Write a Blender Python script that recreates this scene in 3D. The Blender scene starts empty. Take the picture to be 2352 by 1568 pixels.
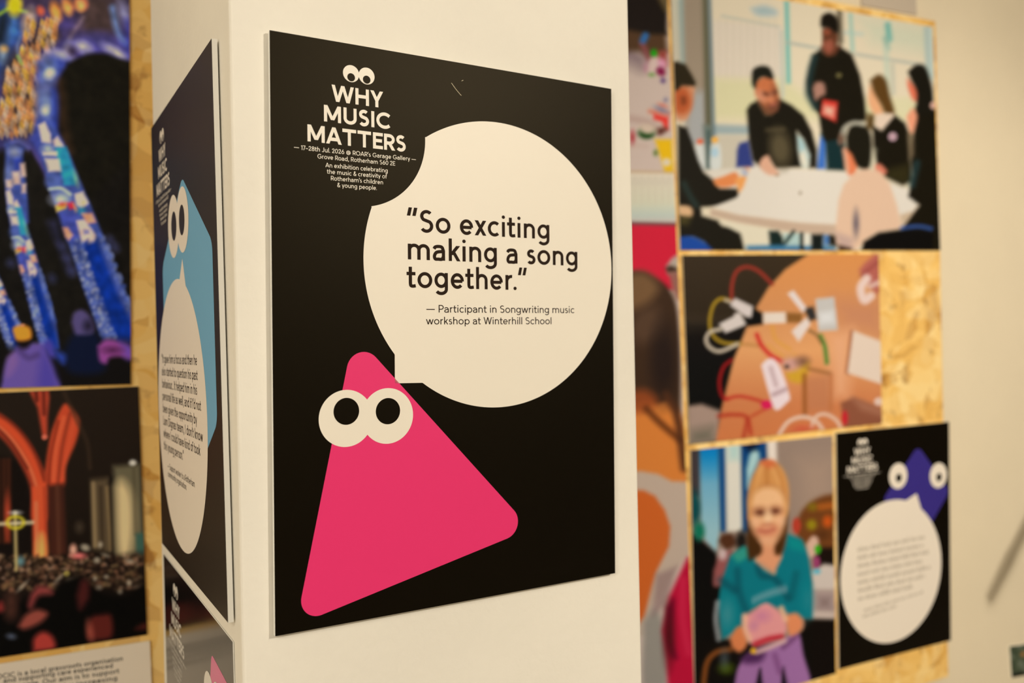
import bpy, bmesh, math, random
import numpy as np
from math import sin, cos, pi, radians, degrees, atan2, sqrt
from mathutils import Vector, Matrix

# ------------------------------------------------------------------ camera, world, lights
F = 1980.0; CX, CY = 1176, 784            # focal length and centre in photograph pixels (2352 x 1568)
ROLL = 0.0205
RM = np.array([[cos(ROLL), -sin(ROLL), 0], [0, 0, 1], [-sin(ROLL), -cos(ROLL), 0]])
CAM = np.array([0, 0, 1.5])
sc = bpy.context.scene
COL = sc.collection
cam_d = bpy.data.cameras.new('camera'); cam = bpy.data.objects.new('camera', cam_d); COL.objects.link(cam)
cam_d.sensor_width = 36; cam_d.lens = F / 2352 * 36; cam_d.clip_start = 0.02
cam.matrix_world = Matrix(((cos(ROLL), sin(ROLL), 0, 0), (0, 0, -1, 0), (-sin(ROLL), cos(ROLL), 0, 1.5), (0, 0, 0, 1)))
cam_d.dof.use_dof = True; cam_d.dof.focus_distance = 0.93; cam_d.dof.aperture_fstop = 2.9
sc.camera = cam
sc.view_settings.view_transform = 'Standard'; sc.view_settings.look = 'None'
sc.view_settings.exposure = 0.0; sc.view_settings.gamma = 1; sc.view_settings.use_curve_mapping = False
wd = bpy.data.worlds.new('world'); sc.world = wd; wd.use_nodes = True
wd.node_tree.nodes['Background'].inputs[0].default_value = (1.0, 0.84, 0.62, 1)
wd.node_tree.nodes['Background'].inputs[1].default_value = 0.05

def area(name, loc, target, size, power, col):
    l = bpy.data.lights.new(name, 'AREA'); l.shape = 'DISK'; l.size = size; l.energy = power; l.color = col
    o = bpy.data.objects.new(name, l); COL.objects.link(o); o.location = loc
    o.rotation_euler = (Vector(target) - Vector(loc)).to_track_quat('-Z', 'Y').to_euler()
    return o
WARM = (1.0, 0.91, 0.765)
area('ceiling_lamp_key', (2.7, -0.9, 2.88), (0.1, 1.1, 1.3), 0.35, 80, WARM)
area('side_fill', (-1.6, -2.4, 2.3), (-0.7, 1.3, 1.2), 0.40, 26, WARM)  # added fill for the pillar's left face and the left prints, no ceiling fixture
area('ceiling_lamp_room', (-0.6, -1.6, 2.85), (-0.2, -0.6, 0.0), 0.8, 30, WARM)
sl = bpy.data.lights.new('wall_fill_spot', 'SPOT'); sl.energy = 72; sl.color = WARM; sl.spot_size = radians(78); sl.spot_blend = 0.6; sl.shadow_soft_size = 0.18  # added spot that brightens the right wall, no known fixture
so = bpy.data.objects.new('wall_fill_spot', sl); COL.objects.link(so); so.location = (2.22, 0.30, 2.18)
so.rotation_euler = (Vector((1.05, 2.27, 0.90)) - so.location).to_track_quat('-Z', 'Y').to_euler()

# ------------------------------------------------------------------ planes of the place
class Plane:
    def __init__(s, yaw, pt):
        s.u = np.array([cos(yaw), sin(yaw), 0]); s.n = np.array([sin(yaw), -cos(yaw), 0]); s.p = np.array(pt, float)
    def off(s, d):
        q = Plane.__new__(Plane); q.u, q.n, q.p = s.u, s.n, s.p + s.n * d; return q
    def hit(s, px):
        px = np.atleast_2d(np.array(px, float))
        c = np.stack([(px[:, 0] - CX) / F, (px[:, 1] - CY) / F, np.ones(len(px))], 1)
        r = c @ RM.T
        t = (s.n @ (s.p - CAM)) / (r @ s.n)
        return CAM + r * t[:, None]
    def at(s, u, z, d=0.0):
        q = s.p + s.u * u + s.n * d
        return np.array([q[0], q[1], z])
    def uz(s, px):
        h = s.hit(px)[0]
        return (h - s.p) @ s.u, h[2]
def cam2w(c): return RM @ np.array(c) + CAM
def homog(src, dst):
    A = []
    for (x, y), (u, v) in zip(src, dst):
        A.append([x, y, 1, 0, 0, 0, -u*x, -u*y, -u]); A.append([0, 0, 0, x, y, 1, -v*x, -v*y, -v])
    return np.linalg.svd(np.array(A, float))[2][-1].reshape(3, 3)
def happly(H, p):
    p = np.atleast_2d(np.array(p, float)); q = np.c_[p, np.ones(len(p))] @ H.T
    return q[:, :2] / q[:, 2:]

YAW = 0.535
main_front = Plane(YAW, cam2w([-.0563, -.010, .957]))       # printed face of the big poster
face_main = main_front.off(-0.0075)                          # paint of the pillar behind it
corner = face_main.hit((541.5, 784))[0]
face_left = Plane(YAW - pi/2, corner)
left_front = face_left.off(0.0075)
back = Plane(0.46, cam2w([1.02, .53, 2.285])).off(-0.024)   # plaster of the back wall
board_front = back.off(0.0185)
print_front = back.off(0.0240)

# ------------------------------------------------------------------ small helpers
def srgb(c):
    c = np.array(c, float) / 255.0
    return np.where(c <= 0.04045, c / 12.92, ((c + 0.055) / 1.055) ** 2.4)
def material(name, col=None, rough=0.5, spec=0.5):
    m = bpy.data.materials.new(name); m.use_nodes = True
    b = m.node_tree.nodes['Principled BSDF']
    if col is not None: b.inputs['Base Color'].default_value = (*col, 1)
    b.inputs['Roughness'].default_value = rough; b.inputs['Specular IOR Level'].default_value = spec
    return m
def node(m, t, **k):
    n = m.node_tree.nodes.new(t)
    for a, v in k.items(): setattr(n, a, v)
    return n
def link(m, a, b): m.node_tree.links.new(a, b)
def ramp(m, stops):
    r = node(m, 'ShaderNodeValToRGB'); e = r.color_ramp.elements
    while len(e) < len(stops): e.new(0.5)
    for i, (p, c) in enumerate(stops): e[i].position = p; e[i].color = (*c, 1)
    return r
def paint_material(name, col, var=0.03, bump=0.08):
    m = material(name, col, 0.62, 0.35); b = m.node_tree.nodes['Principled BSDF']
    tc = node(m, 'ShaderNodeTexCoord')
    n1 = node(m, 'ShaderNodeTexNoise'); n1.inputs['Scale'].default_value = 5; n1.inputs['Detail'].default_value = 5
    link(m, tc.outputs['Object'], n1.inputs['Vector'])
    r = ramp(m, [(0.3, tuple(np.array(col) * (1 - var))), (0.7, tuple(np.minimum(1, np.array(col) * (1 + var))))])
    link(m, n1.outputs['Fac'], r.inputs['Fac']); link(m, r.outputs['Color'], b.inputs['Base Color'])
    n2 = node(m, 'ShaderNodeTexNoise'); n2.inputs['Scale'].default_value = 90; n2.inputs['Detail'].default_value = 4
    link(m, tc.outputs['Object'], n2.inputs['Vector'])
    bp = node(m, 'ShaderNodeBump'); bp.inputs['Strength'].default_value = bump; bp.inputs['Distance'].default_value = 0.01
    link(m, n2.outputs['Fac'], bp.inputs['Height']); link(m, bp.outputs['Normal'], b.inputs['Normal'])
    return m
M = {}
M['pillar'] = paint_material('pillar_paint', (0.84, 0.80, 0.71))
M['wall'] = paint_material('wall_paint', (0.80, 0.70, 0.52), 0.02, 0.03)
M['dim_wall'] = paint_material('grey_wall_paint', (0.22, 0.20, 0.18))
M['ceiling'] = paint_material('ceiling_paint', (0.85, 0.83, 0.78))
M['floor'] = paint_material('floor_paint', (0.50, 0.46, 0.40), 0.10)
M['black'] = material('black_print', (0.0018, 0.0010, 0.0003), 0.46, 0.13)
M['black'].node_tree.nodes['Principled BSDF'].inputs['Specular Tint'].default_value = (1.0, 0.82, 0.52, 1)
M['black_satin'] = material('black_satin_print', (0.007, 0.005, 0.004), 0.42, 0.30)
M['black_satin'].node_tree.nodes['Principled BSDF'].inputs['Specular Tint'].default_value = (1.0, 0.74, 0.50, 1)
M['black_gloss'] = material('black_gloss_print', (0.006, 0.005, 0.005), 0.16, 0.5)
M['white_print'] = material('white_print', (0.86, 0.80, 0.69), 0.45, 0.4)
M['foam'] = material('foam_edge', (0.88, 0.87, 0.82), 0.7, 0.3)
M['grey_print'] = material('grey_print', (0.78, 0.74, 0.68), 0.45, 0.4)
M['pale_print'] = material('pale_print', (0.87, 0.79, 0.69), 0.45, 0.4)
M['ink'] = material('dark_ink', (0.020, 0.009, 0.003), 0.6, 0.12)
M['ink_soft'] = material('soft_black_ink', (0.05, 0.045, 0.04), 0.5, 0.4)
M['pink'] = material('pink_print', (0.80, 0.032, 0.17), 0.45, 0.3)
M['blue'] = material('sky_blue_print', (0.16, 0.42, 0.66), 0.5, 0.3)
M['indigo'] = material('indigo_print', (0.035, 0.022, 0.25), 0.45, 0.4)
M['text_grey'] = material('grey_text', (0.42, 0.36, 0.29), 0.5, 0.4)
M['fibre'] = material('lint_fibre', (0.75, 0.68, 0.50), 0.8, 0.2)
M['dark_metal'] = material('dark_metal', (0.03, 0.03, 0.03), 0.5, 0.5)
M['taupe'] = paint_material('taupe_patch', (0.56, 0.48, 0.39), 0.02, 0.02)

def osb_material():
    m = material('chipboard', None, 0.6, 0.3); b = m.node_tree.nodes['Principled BSDF']
    tc = node(m, 'ShaderNodeTexCoord')
    nz = node(m, 'ShaderNodeTexNoise'); nz.inputs['Scale'].default_value = 7; nz.inputs['Detail'].default_value = 3
    link(m, tc.outputs['Object'], nz.inputs['Vector'])
    mx = node(m, 'ShaderNodeVectorMath', operation='MULTIPLY_ADD')
    mx.inputs[1].default_value = (0.12, 0.12, 0.12)
    link(m, nz.outputs['Color'], mx.inputs[0]); link(m, tc.outputs['Object'], mx.inputs[2])
    cols = None
    for k, (sx, sz, rot) in enumerate(((14, 34, 0.35), (30, 13, -0.3))):
        mp = node(m, 'ShaderNodeMapping'); mp.inputs['Scale'].default_value = (sx, 3, sz); mp.inputs['Rotation'].default_value = (0, rot, 0)
        link(m, mx.outputs[0], mp.inputs['Vector'])
        v = node(m, 'ShaderNodeTexVoronoi'); v.inputs['Scale'].default_value = 1; link(m, mp.outputs[0], v.inputs['Vector'])
        sp = node(m, 'ShaderNodeSeparateColor'); link(m, v.outputs['Color'], sp.inputs[0])
        r = ramp(m, [(0.0, (0.50, 0.23, 0.045)), (0.18, (0.78, 0.44, 0.10)), (0.55, (0.93, 0.60, 0.18)), (1.0, (0.97, 0.74, 0.34))])
        link(m, sp.outputs[k], r.inputs['Fac'])
        if cols is None: cols = r.outputs['Color']
        else:
            mm = node(m, 'ShaderNodeMix', data_type='RGBA'); mm.inputs[0].default_value = 0.5
            link(m, cols, mm.inputs[6]); link(m, r.outputs['Color'], mm.inputs[7]); cols = mm.outputs[2]
    n3 = node(m, 'ShaderNodeTexNoise'); n3.inputs['Scale'].default_value = 26; n3.inputs['Detail'].default_value = 6
    link(m, tc.outputs['Object'], n3.inputs['Vector'])
    r3 = ramp(m, [(0.30, (0.40, 0.25, 0.14)), (0.40, (1, 1, 1))]); link(m, n3.outputs['Fac'], r3.inputs['Fac'])
    mm = node(m, 'ShaderNodeMix', data_type='RGBA', blend_type='MULTIPLY'); mm.inputs[0].default_value = 0.6
    link(m, cols, mm.inputs[6]); link(m, r3.outputs['Color'], mm.inputs[7]); link(m, mm.outputs[2], b.inputs['Base Color'])
    return m
M['osb'] = osb_material()
def picture_material():
    m = material('photo_print', None, 0.55, 0.10)
    a = node(m, 'ShaderNodeVertexColor', layer_name='picture')
    link(m, a.outputs['Color'], m.node_tree.nodes['Principled BSDF'].inputs['Base Color'])
    return m
M['picture'] = picture_material()

def mesh_object(name, verts, faces, mats, parent=None, origin=(0, 0, 0), fmat=None):
    o3 = np.array(origin, float)
    me = bpy.data.meshes.new(name)
    me.from_pydata([tuple(np.array(v) - o3) for v in verts], [], faces)
    for m in (mats if isinstance(mats, (list, tuple)) else [mats]): me.materials.append(m)
    if fmat is not None: me.polygons.foreach_set('material_index', fmat)
    me.update()
    o = bpy.data.objects.new(name, me); COL.objects.link(o)
    if parent: o.parent = parent
    else: o.location = tuple(o3)
    return o
def tag(o, label=None, cat=None, group=None, kind=None):
    if label: o['label'] = label
    if cat: o['category'] = cat
    if group: o['group'] = group
    if kind: o['kind'] = kind
    return o
def empty(name, loc, label, cat, group=None):
    o = bpy.data.objects.new(name, None); COL.objects.link(o); o.location = tuple(loc); o.empty_display_size = 0.05
    return tag(o, label, cat, group)
def slab(front, n, t):
    """a thin board: four front corners (TL TR BR BL) and its thickness behind them"""
    f = [np.array(p) for p in front]; b = [p - n * t for p in f]
    return f + b, [(3, 2, 1, 0), (4, 5, 6, 7), (0, 1, 5, 4), (1, 2, 6, 5), (2, 3, 7, 6), (3, 0, 4, 7)]
def box_room(name, pts, zs, m, kind='structure', label=None, cat=None, bevel=0):
    v = [(p[0], p[1], z) for z in zs for p in pts]; k = len(pts)
    f = [tuple(range(k))[::-1], tuple(range(k, 2*k))] + [(i, (i+1) % k, k + (i+1) % k, k + i) for i in range(k)]
    c = np.mean([p[:2] for p in pts], 0)
    o = mesh_object(name, v, f, m, None, (c[0], c[1], zs[0]))
    if bevel:
        bv = o.modifiers.new('bevel', 'BEVEL'); bv.width = bevel; bv.segments = 3; bv.limit_method = 'ANGLE'
    return tag(o, label, cat, None, kind)

# ------------------------------------------------------------------ the room
TOP = 2.95
def bw(u, d): q = back.p + back.u * u + back.n * d; return (q[0], q[1])
U0, U1, DEP = -5.2, 2.6, 5.2
box_room('wall_back', [bw(U0 - .1, 0), bw(U1 + .1, 0), bw(U1 + .1, -.12), bw(U0 - .1, -.12)], (0, TOP), M['wall'])
box_room('wall_left', [bw(U0 - .12, 0), bw(U0, 0), bw(U0, DEP), bw(U0 - .12, DEP)], (0, TOP), M['ceiling'])
box_room('wall_right', [bw(U1, 0), bw(U1 + .12, 0), bw(U1 + .12, DEP), bw(U1, DEP)], (0, TOP), M['dim_wall'])
box_room('wall_front', [bw(U0 - .1, DEP), bw(U1 + .1, DEP), bw(U1 + .1, DEP + .12), bw(U0 - .1, DEP + .12)], (0, TOP), M['dim_wall'])
box_room('floor', [bw(U0 - .12, -.12), bw(U1 + .12, -.12), bw(U1 + .12, DEP + .12), bw(U0 - .12, DEP + .12)], (-.1, 0), M['floor'])
box_room('ceiling', [bw(U0 - .12, -.12), bw(U1 + .12, -.12), bw(U1 + .12, DEP + .12), bw(U0 - .12, DEP + .12)], (TOP, TOP + .1), M['ceiling'])
pr = face_main.hit((1460, 784))[0]; pl = face_left.hit((361, 784))[0]
pb = pl + (pr - corner)
box_room('pillar', [corner[:2], pr[:2], pb[:2], pl[:2]], (0, TOP), M['pillar'], 'structure',
         'cream painted square pillar carrying posters on its two visible faces', 'pillar', 0.004)

# ------------------------------------------------------------------ lettering: a rounded geometric sans drawn as strokes
def cat(pts, n=7):
    P = [np.array(p, float) for p in pts]; P = [2*P[0]-P[1]] + P + [2*P[-1]-P[-2]]; out = []
    for i in range(1, len(P) - 2):
        p0, p1, p2, p3 = P[i-1:i+3]
        for k in range(n):
            t = k / n
            out.append(tuple(0.5*((2*p1)+(-p0+p2)*t+(2*p0-5*p1+4*p2-p3)*t*t+(-p0+3*p1-3*p2+p3)*t**3)))
    out.append(tuple(P[-2])); return out
def arc(cx, cy, rx, ry, a0, a1, n=18):
    return [(cx + rx*cos(radians(a0+(a1-a0)*i/n)), cy + ry*sin(radians(a0+(a1-a0)*i/n))) for i in range(n+1)]
XH = 0.70
def glyph(ch, w):
    """strokes of one letter in units of the capital height, its width, left and right bearing"""
    h = w / 2; x = XH; S = []; A = S.append
    def st(*p): A(('s', list(p)))
    def ln(p): A(('s', p))
    def dg(p, q): A(('d', p, q))
    def ring(cx, cy, rx, ry): A(('r', cx, cy, rx, ry))
    def dot(cx, cy, r): A(('o', cx, cy, r))
    def hw(p, q): return h * sqrt((p[0]-q[0])**2 + (p[1]-q[1])**2) / abs(p[1]-q[1])
    sl, rd, di = .085, .05, .015
    oy = x/2; ry = x/2 + .012 - h; dr = max(.075, w * .56)
    B = (rd, rd)
    if ch == 'o': W = .68; ring(W/2, oy, W/2 - h, ry)
    elif ch == 'c': W = .59; ln(arc(.33, oy, .33 - h, ry, 47, 313, 26)); B = (rd, .02)
    elif ch == 'e':
        W = .63; ln([(h + .01, oy - .01), (W - h, oy - .01)]); ln(arc(W/2, oy, W/2 - h, ry, -3, 318, 30))
    elif ch in 'bp':
        W = .66; ring(W/2, oy, W/2 - h, ry); B = (sl, rd)
        st((h, 0), (h, 1.03)) if ch == 'b' else st((h, -.28), (h, x))
    elif ch in 'dq':
        W = .66; ring(W/2, oy, W/2 - h, ry); B = (rd, sl)
        st((W - h, 0), (W - h, 1.03)) if ch == 'd' else st((W - h, -.28), (W - h, x))
    elif ch == 'g':
        W = .63; ring(W/2, oy + .012, W/2 - h, ry - .012); B = (rd, sl)
        ln([(W - h, x)] + arc(W/2, -.035, W/2 - h, .275 - h, 0, -148, 20))
    elif ch == 'a':
        W = .56; B = (rd, sl)
        ln(cat([(.055, .52), (.12, .61), (.28, x + .012 - h), (.42, .60), (W - h, .44)]) + [(W - h, 0)])
        ln(cat([(W - h, .405), (.34, .405), (.16, .36), (h, .205), (.11, .07), (.25, h - .012), (.41, .065), (W - h, .19)]))
    elif ch in 'nhm':
        B = (sl, sl)
        W = .57 if ch != 'm' else .98
        st((h, 0), (h, 1.03 if ch == 'h' else x))
        k = 1 if ch != 'm' else 2
        gw = (W - w) / k
        for i in range(k):
            cx = h + gw * (i + .5); r = gw / 2; yy = x + .012 - h - r * 1.0
            ln(arc(cx, yy, r, r, 180, 0) + [(h + gw * (i + 1), 0)])
    elif ch == 'u':
        W = .57; B = (sl, sl); r = (W - w) / 2
        ln([(h, x)] + arc(W/2, h - .012 + r, r, r, 180, 360)); st((W - h, x), (W - h, 0))
    elif ch == 'r':
        W = .38; B = (sl, .01); st((h, 0), (h, x)); ln(arc(h + .24, x + .01 - h - .24, .24, .24, 180, 82, 10))
    elif ch == 'i': W = max(w, 2*dr); B = (.08, .08); st((W/2, 0), (W/2, x)); dot(W/2, .93, dr)
    elif ch == 'l': W = w; B = (sl, sl); st((h, 0), (h, 1.03))
    elif ch == 't':
        W = .42; B = (.02, .02); ln([(.17, .93)] + cat([(.17, .2), (.19, .10), (.27, h - .005), (.41, h + .015)])); st((0, x - h), (.40, x - h))
    elif ch == 'f':
        W = .40; B = (.02, .0); ln([(.16, 0)] + cat([(.16, .80), (.18, .91), (.27, 1.03 - h), (.39, 1.02 - h)])); st((0, x - h), (.37, x - h))
    elif ch == 'k':
        W = .54; B = (sl, di); st((h, 0), (h, 1.03)); dg((.10, .27), (.44, x)); dg((.23, .40), (.46, 0))
    elif ch == 's':
        W = .47; B = (.04, .04)
        yt = .37; cu, ru = (x + .012 - h + yt) / 2, (x + .012 - h - yt) / 2; cl, rl = (yt - .012 + h) / 2, (yt + .012 - h) / 2
        ln(arc(W*.505, cu, W*.45 - h, ru, 36, 234, 18) + arc(W*.49, cl, W*.49 - h, rl, 56, -146, 20))
    elif ch in 'vy':
        W = .60; B = (di, di); t = h * 1.08
        dg((t, x), (W/2, 0)); dg((W - t, x), (W/2, 0))
        if ch == 'y': S.pop(); q = (W/2 - (W/2 - t) * .40, -.28); dg((W - t, x), q)
    elif ch == 'w':
        W = .96; B = (di, di); t = h * 1.06
        dg((t, x), (W*.29, 0)); dg((W*.5, x), (W*.29, 0)); dg((W*.5, x), (W*.71, 0)); dg((W - t, x), (W*.71, 0))
    elif ch == 'x':
        W = .58; B = (di, di); t = h * 1.25; dg((t, x), (W - t, 0)); dg((W - t, x), (t, 0))
    elif ch == 'z': W = .50; st((0, x - h), (W, x - h)); st((0, h), (W, h)); dg((W - .1, x - .02), (.1, .02))
    elif ch == 'W':
        W = 1.14; B = (di, di); t = h * 1.04
        dg((t, 1), (W*.28, 0)); dg((W*.5, 1), (W*.28, 0)); dg((W*.5, 1), (W*.72, 0)); dg((W - t, 1), (W*.72, 0))
    elif ch == 'H': W = .76; B = (sl, sl); st((h, 0), (h, 1)); st((W - h, 0), (W - h, 1)); st((h, .52), (W - h, .52))
    elif ch == 'Y': W = .80; B = (0, 0); t = h * 1.2; dg((t, 1), (W/2, .40)); dg((W - t, 1), (W/2, .40)); st((W/2, 0), (W/2, .44))
    elif ch == 'M':
        W = .90; B = (sl, sl); st((h, 0), (h, 1)); st((W - h, 0), (W - h, 1)); t = h * 1.1; dg((t, 1), (W/2, .13)); dg((W - t, 1), (W/2, .13))
    elif ch == 'U':
        W = .74; B = (sl, sl); r = W/2 - h; ln([(h, 1)] + arc(W/2, h - .012 + r, r, r, 180, 360) + [(W - h, 1)])
    elif ch == 'S':
        W = .63; B = (.05, .05)
        yt = .53; cu, ru = (1.014 - h + yt) / 2, (1.014 - h - yt) / 2; cl, rl = (yt - .014 + h) / 2, (yt + .014 - h) / 2
        ln(arc(W*.505, cu, W*.46 - h, ru, 38, 232, 22) + arc(W*.49, cl, W*.49 - h, rl, 54, -146, 24))
    elif ch == 'I': W = w; B = (sl + .01, sl + .01); st((h, 0), (h, 1))
    elif ch == 'C': W = .84; B = (rd, .03); ln(arc(.48, .5, .48 - h, .514 - h, 44, 316, 30))
    elif ch == 'G':
        W = .90; B = (rd, sl); ln(arc(.48, .5, .48 - h, .514 - h, 44, 352, 32)); st((.50, .455), (.96 - w*.45, .455))
    elif ch in 'O0':
        W = .96 if ch == 'O' else .64; B = (rd, rd); ring(W/2, .5, W/2 - h, .514 - h)
    elif ch == 'A': W = .88; B = (0, 0); t = h * 1.08; dg((W/2, 1), (t, 0)); dg((W/2, 1), (W - t, 0)); st((.20, .28), (W - .20, .28))
    elif ch == 'T': W = .74; B = (.075, .075); st((0, 1 - h), (W, 1 - h)); st((W/2, 0), (W/2, 1 - h))
    elif ch == 'E': W = .56; B = (sl, .03); st((h, 0), (h, 1)); st((h, 1 - h), (W, 1 - h)); st((h, h), (W, h)); st((h, .51), (W - .05, .51))
    elif ch == 'D': W = .78; B = (sl, rd); st((h, 0), (h, 1)); ln([(h, 1 - h), (.30, 1 - h)] + arc(.30, .5, W - h - .30, .5 - h, 90, -90) + [(h, h)])
    elif ch == 'L': W = .52; B = (sl, .02); st((h, 0), (h, 1)); st((h, h), (W, h))
    elif ch in 'RP':
        W = .64; B = (sl, .03); st((h, 0), (h, 1)); m_ = .43; r = (1 - h - m_) / 2
        ln([(h, 1 - h), (W - h - r, 1 - h)] + arc(W - h - r, 1 - h - r, r, r, 90, -90) + [(h, m_)])
        if ch == 'R': dg((.32, m_), (W - h * .9, 0))
    elif ch == 'J': W = .46; B = (.03, sl); r = .20; ln([(W - h, 1)] + arc(W - h - r, h - .012 + r, r, r, 0, -150))
    elif ch == '1': W = .27; B = (.04, sl); st((W - h, 0), (W - h, 1)); ln([(W - h, 1 - h), (.0, .82)])
    elif ch == '7': W = .52; B = (.04, .02); st((0, 1 - h), (W, 1 - h)); dg((W - h, 1 - h), (.17, 0))
    elif ch == '2':
        W = .56; B = (.05, .05); ln(cat([(.07, .72), (.12, .87), (.28, 1.012 - h), (.43, .90), (.475, .74), (.42, .57), (.27, .36), (.09, .09)])); st((.02, h), (W, h))
    elif ch == '6': W = .62; B = (rd, rd); ring(W/2, .325, W/2 - h, .325 + .012 - h); dg((.40, 1), (h + .04, .42))
    elif ch == '8': W = .60; B = (rd, rd); ring(W/2, .275, W/2 - h, .29 - h); ring(W/2, .75, W/2 - h - .03, .262 - h)
    elif ch == '@':
        W = .98; B = (.06, .06); h2 = h; ln(arc(W/2, .40, W/2 - h, .49 - h, -50, 300, 34)); ring(W/2 - .01, .40, .18, .19)
        ln(cat([(W/2 + .18, .59), (W/2 + .18, .35), (W/2 + .24, .22), (W/2 + .36, .25)]))
    elif ch == '&':
        W = .68; B = (.05, .04)
        ln(cat([(.64, 0), (.42, .30), (.24, .58), (.17, .77), (.21, .90), (.32, 1.012 - h), (.43, .90), (.42, .76), (.30, .60), (.12, .43), (.075, .26), (.14, .10), (.29, h - .012), (.45, .09), (.58, .28), (.63, .46)], 5))
    elif ch == '.': W = 2*dr; B = (.02, .04); dot(dr, dr - .01, dr)
    elif ch == ',': W = .16; B = (.05, .07); dg((.13, .15), (.05, -.16))
    elif ch == "'": W = .16; B = (.03, .02); dg((.12, 1.06), (.06, .72))
    elif ch == '"': W = .46; B = (.03, .05); dg((.155, 1.08), (.075, .71)); dg((.395, 1.08), (.315, .71))
    elif ch == '-': W = .50; B = (.05, .05); st((0, .38), (W, .38))
    elif ch == '_': W = 1.05; B = (0, .06); st((0, .40), (W, .40))
    elif ch == ' ': return [], .34, 0, 0
    else: raise ValueError(ch)
    return S, W, B[0], B[1]
def stroke_quads(pts, w, verts, faces):
    P = [np.array(p, float) for p in pts]; P = [P[0]] + [b for a, b in zip(P, P[1:]) if np.hypot(*(b - a)) > 1e-6]
    n = len(P); base = len(verts)
    for i in range(n):
        d0 = (P[i] - P[i-1]) if i else (P[1] - P[0]); d1 = (P[i+1] - P[i]) if i < n - 1 else (P[i] - P[i-1])
        d0 = d0 / np.hypot(*d0); d1 = d1 / np.hypot(*d1)
        nn = np.array([-d0[1] - d1[1], d0[0] + d1[0]]); l = np.hypot(*nn)
        nn = nn / l; k = min(1.6, 1 / max(.3, nn @ np.array([-d0[1], d0[0]])))
        verts.append(P[i] + nn * w/2 * k); verts.append(P[i] - nn * w/2 * k)
    for i in range(n - 1):
        a = base + 2*i; faces.append((a, a+1, a+3, a+2))
def text_shape(s, w):
    V, Fc = [], []; pen = 0; first = True; LV = []
    for ch in s:
        S, W, lb, rb = glyph(ch, w)
        if w > .17 and ch != 'I':                       # the bold capitals are wider, with the same stroke
            k_ = {'W': 1.28, 'M': 1.25, 'Y': 1.12, 'S': 1.16}.get(ch, 1.19); h_ = w / 2; g = (W*k_ - w) / (W - w); X = lambda x: h_ + (x - h_) * g
            S = [(t[0], [(X(a), b) for a, b in t[1]]) if t[0] == 's' else (t[0], (X(t[1][0]), t[1][1]), (X(t[2][0]), t[2][1])) for t in S]; W = W * k_
        if first: lb = 0; first = False
        pen += lb
        v0 = len(V)
        for ik, k in enumerate(S):
            LV += [ik_prev] * (len(V) - len(LV)) if ik else [0] * (len(V) - len(LV)); ik_prev = ik
            if k[0] == 's': stroke_quads(k[1], w, V, Fc)
            elif k[0] == 'd':
                (x0, y0), (x1, y1) = k[1], k[2]; q = w/2 * sqrt((x0-x1)**2 + (y0-y1)**2) / abs(y0-y1); b = len(V)
                V += [np.array(p) for p in ((x0-q, y0), (x0+q, y0), (x1+q, y1), (x1-q, y1))]; Fc.append((b, b+1, b+2, b+3))
            elif k[0] == 'r':
                _, cx, cy, rx, ry = k; b = len(V); n = 36
                for i in range(n):
                    a = 2*pi*i/n; V.append(np.array((cx+(rx+w/2)*cos(a), cy+(ry+w/2)*sin(a)))); V.append(np.array((cx+(rx-w/2)*cos(a), cy+(ry-w/2)*sin(a))))
                for i in range(n): j = (i+1) % n; Fc.append((b+2*i, b+2*j, b+2*j+1, b+2*i+1))
            elif k[0] == 'o':
                _, cx, cy, r = k; b = len(V); n = 18
                V += [np.array((cx+r*cos(2*pi*i/n), cy+r*sin(2*pi*i/n))) for i in range(n)]; Fc.append(tuple(range(b, b+n)))
        LV += [len(S) - 1] * (len(V) - len(LV))
        for i in range(v0, len(V)): V[i] = V[i] + np.array((pen, 0))
        pen += W + (rb if ch != s[-1] or True else 0); last = rb
    return V, Fc, pen - last, LV

# ------------------------------------------------------------------ posters
PW, PH = 0.42, 0.594
class Sheet:
    """an A2 sheet: local x right, y down in metres; four corners in the place"""
    def __init__(s, corners, n, root):
        s.c = [np.array(c) for c in corners]; s.n = n; s.root = root; s.o = np.array(root.location)
    def pt(s, x, y, lift=0.0):
        a, b = x / PW, y / PH; c = s.c
        return c[0]*(1-a)*(1-b) + c[1]*a*(1-b) + c[2]*a*b + c[3]*(1-a)*b + s.n * lift
    def shape(s, name, pts, m, lift, parent=None, label=None):
        v = [s.pt(x, y, lift) for x, y in pts]
        par = parent or s.root
        o = mesh_object(name, v, [tuple(range(len(v)))[::-1]], m, par, s.o)
        return tag(o, label)
    def text(s, name, lines, m, lift, parent=None, label=None):
        """lines: (string, (x0, y0), (x1, y1), capital height, weight)"""
        V, Fc = [], []
        for st_, p0, p1, cap, w in lines:
            v, f, wid, lv = text_shape(st_, w); b = len(V)
            p0 = np.array(p0); p1 = np.array(p1); d = (p1 - p0) / wid
            for q, e in zip(v, lv): V.append(s.pt(*(p0 + d * q[0] - np.array((0, cap * q[1]))), lift + e * 0.000015))
            Fc += [tuple(i + b for i in t) for t in f]
        return tag(mesh_object(name, V, Fc, m, parent or s.root, s.o), label)
def disc(cx, cy, r, n=64, ry=None): return [(cx + r*cos(2*pi*i/n), cy + (ry or r)*sin(2*pi*i/n)) for i in range(n)]
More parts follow.
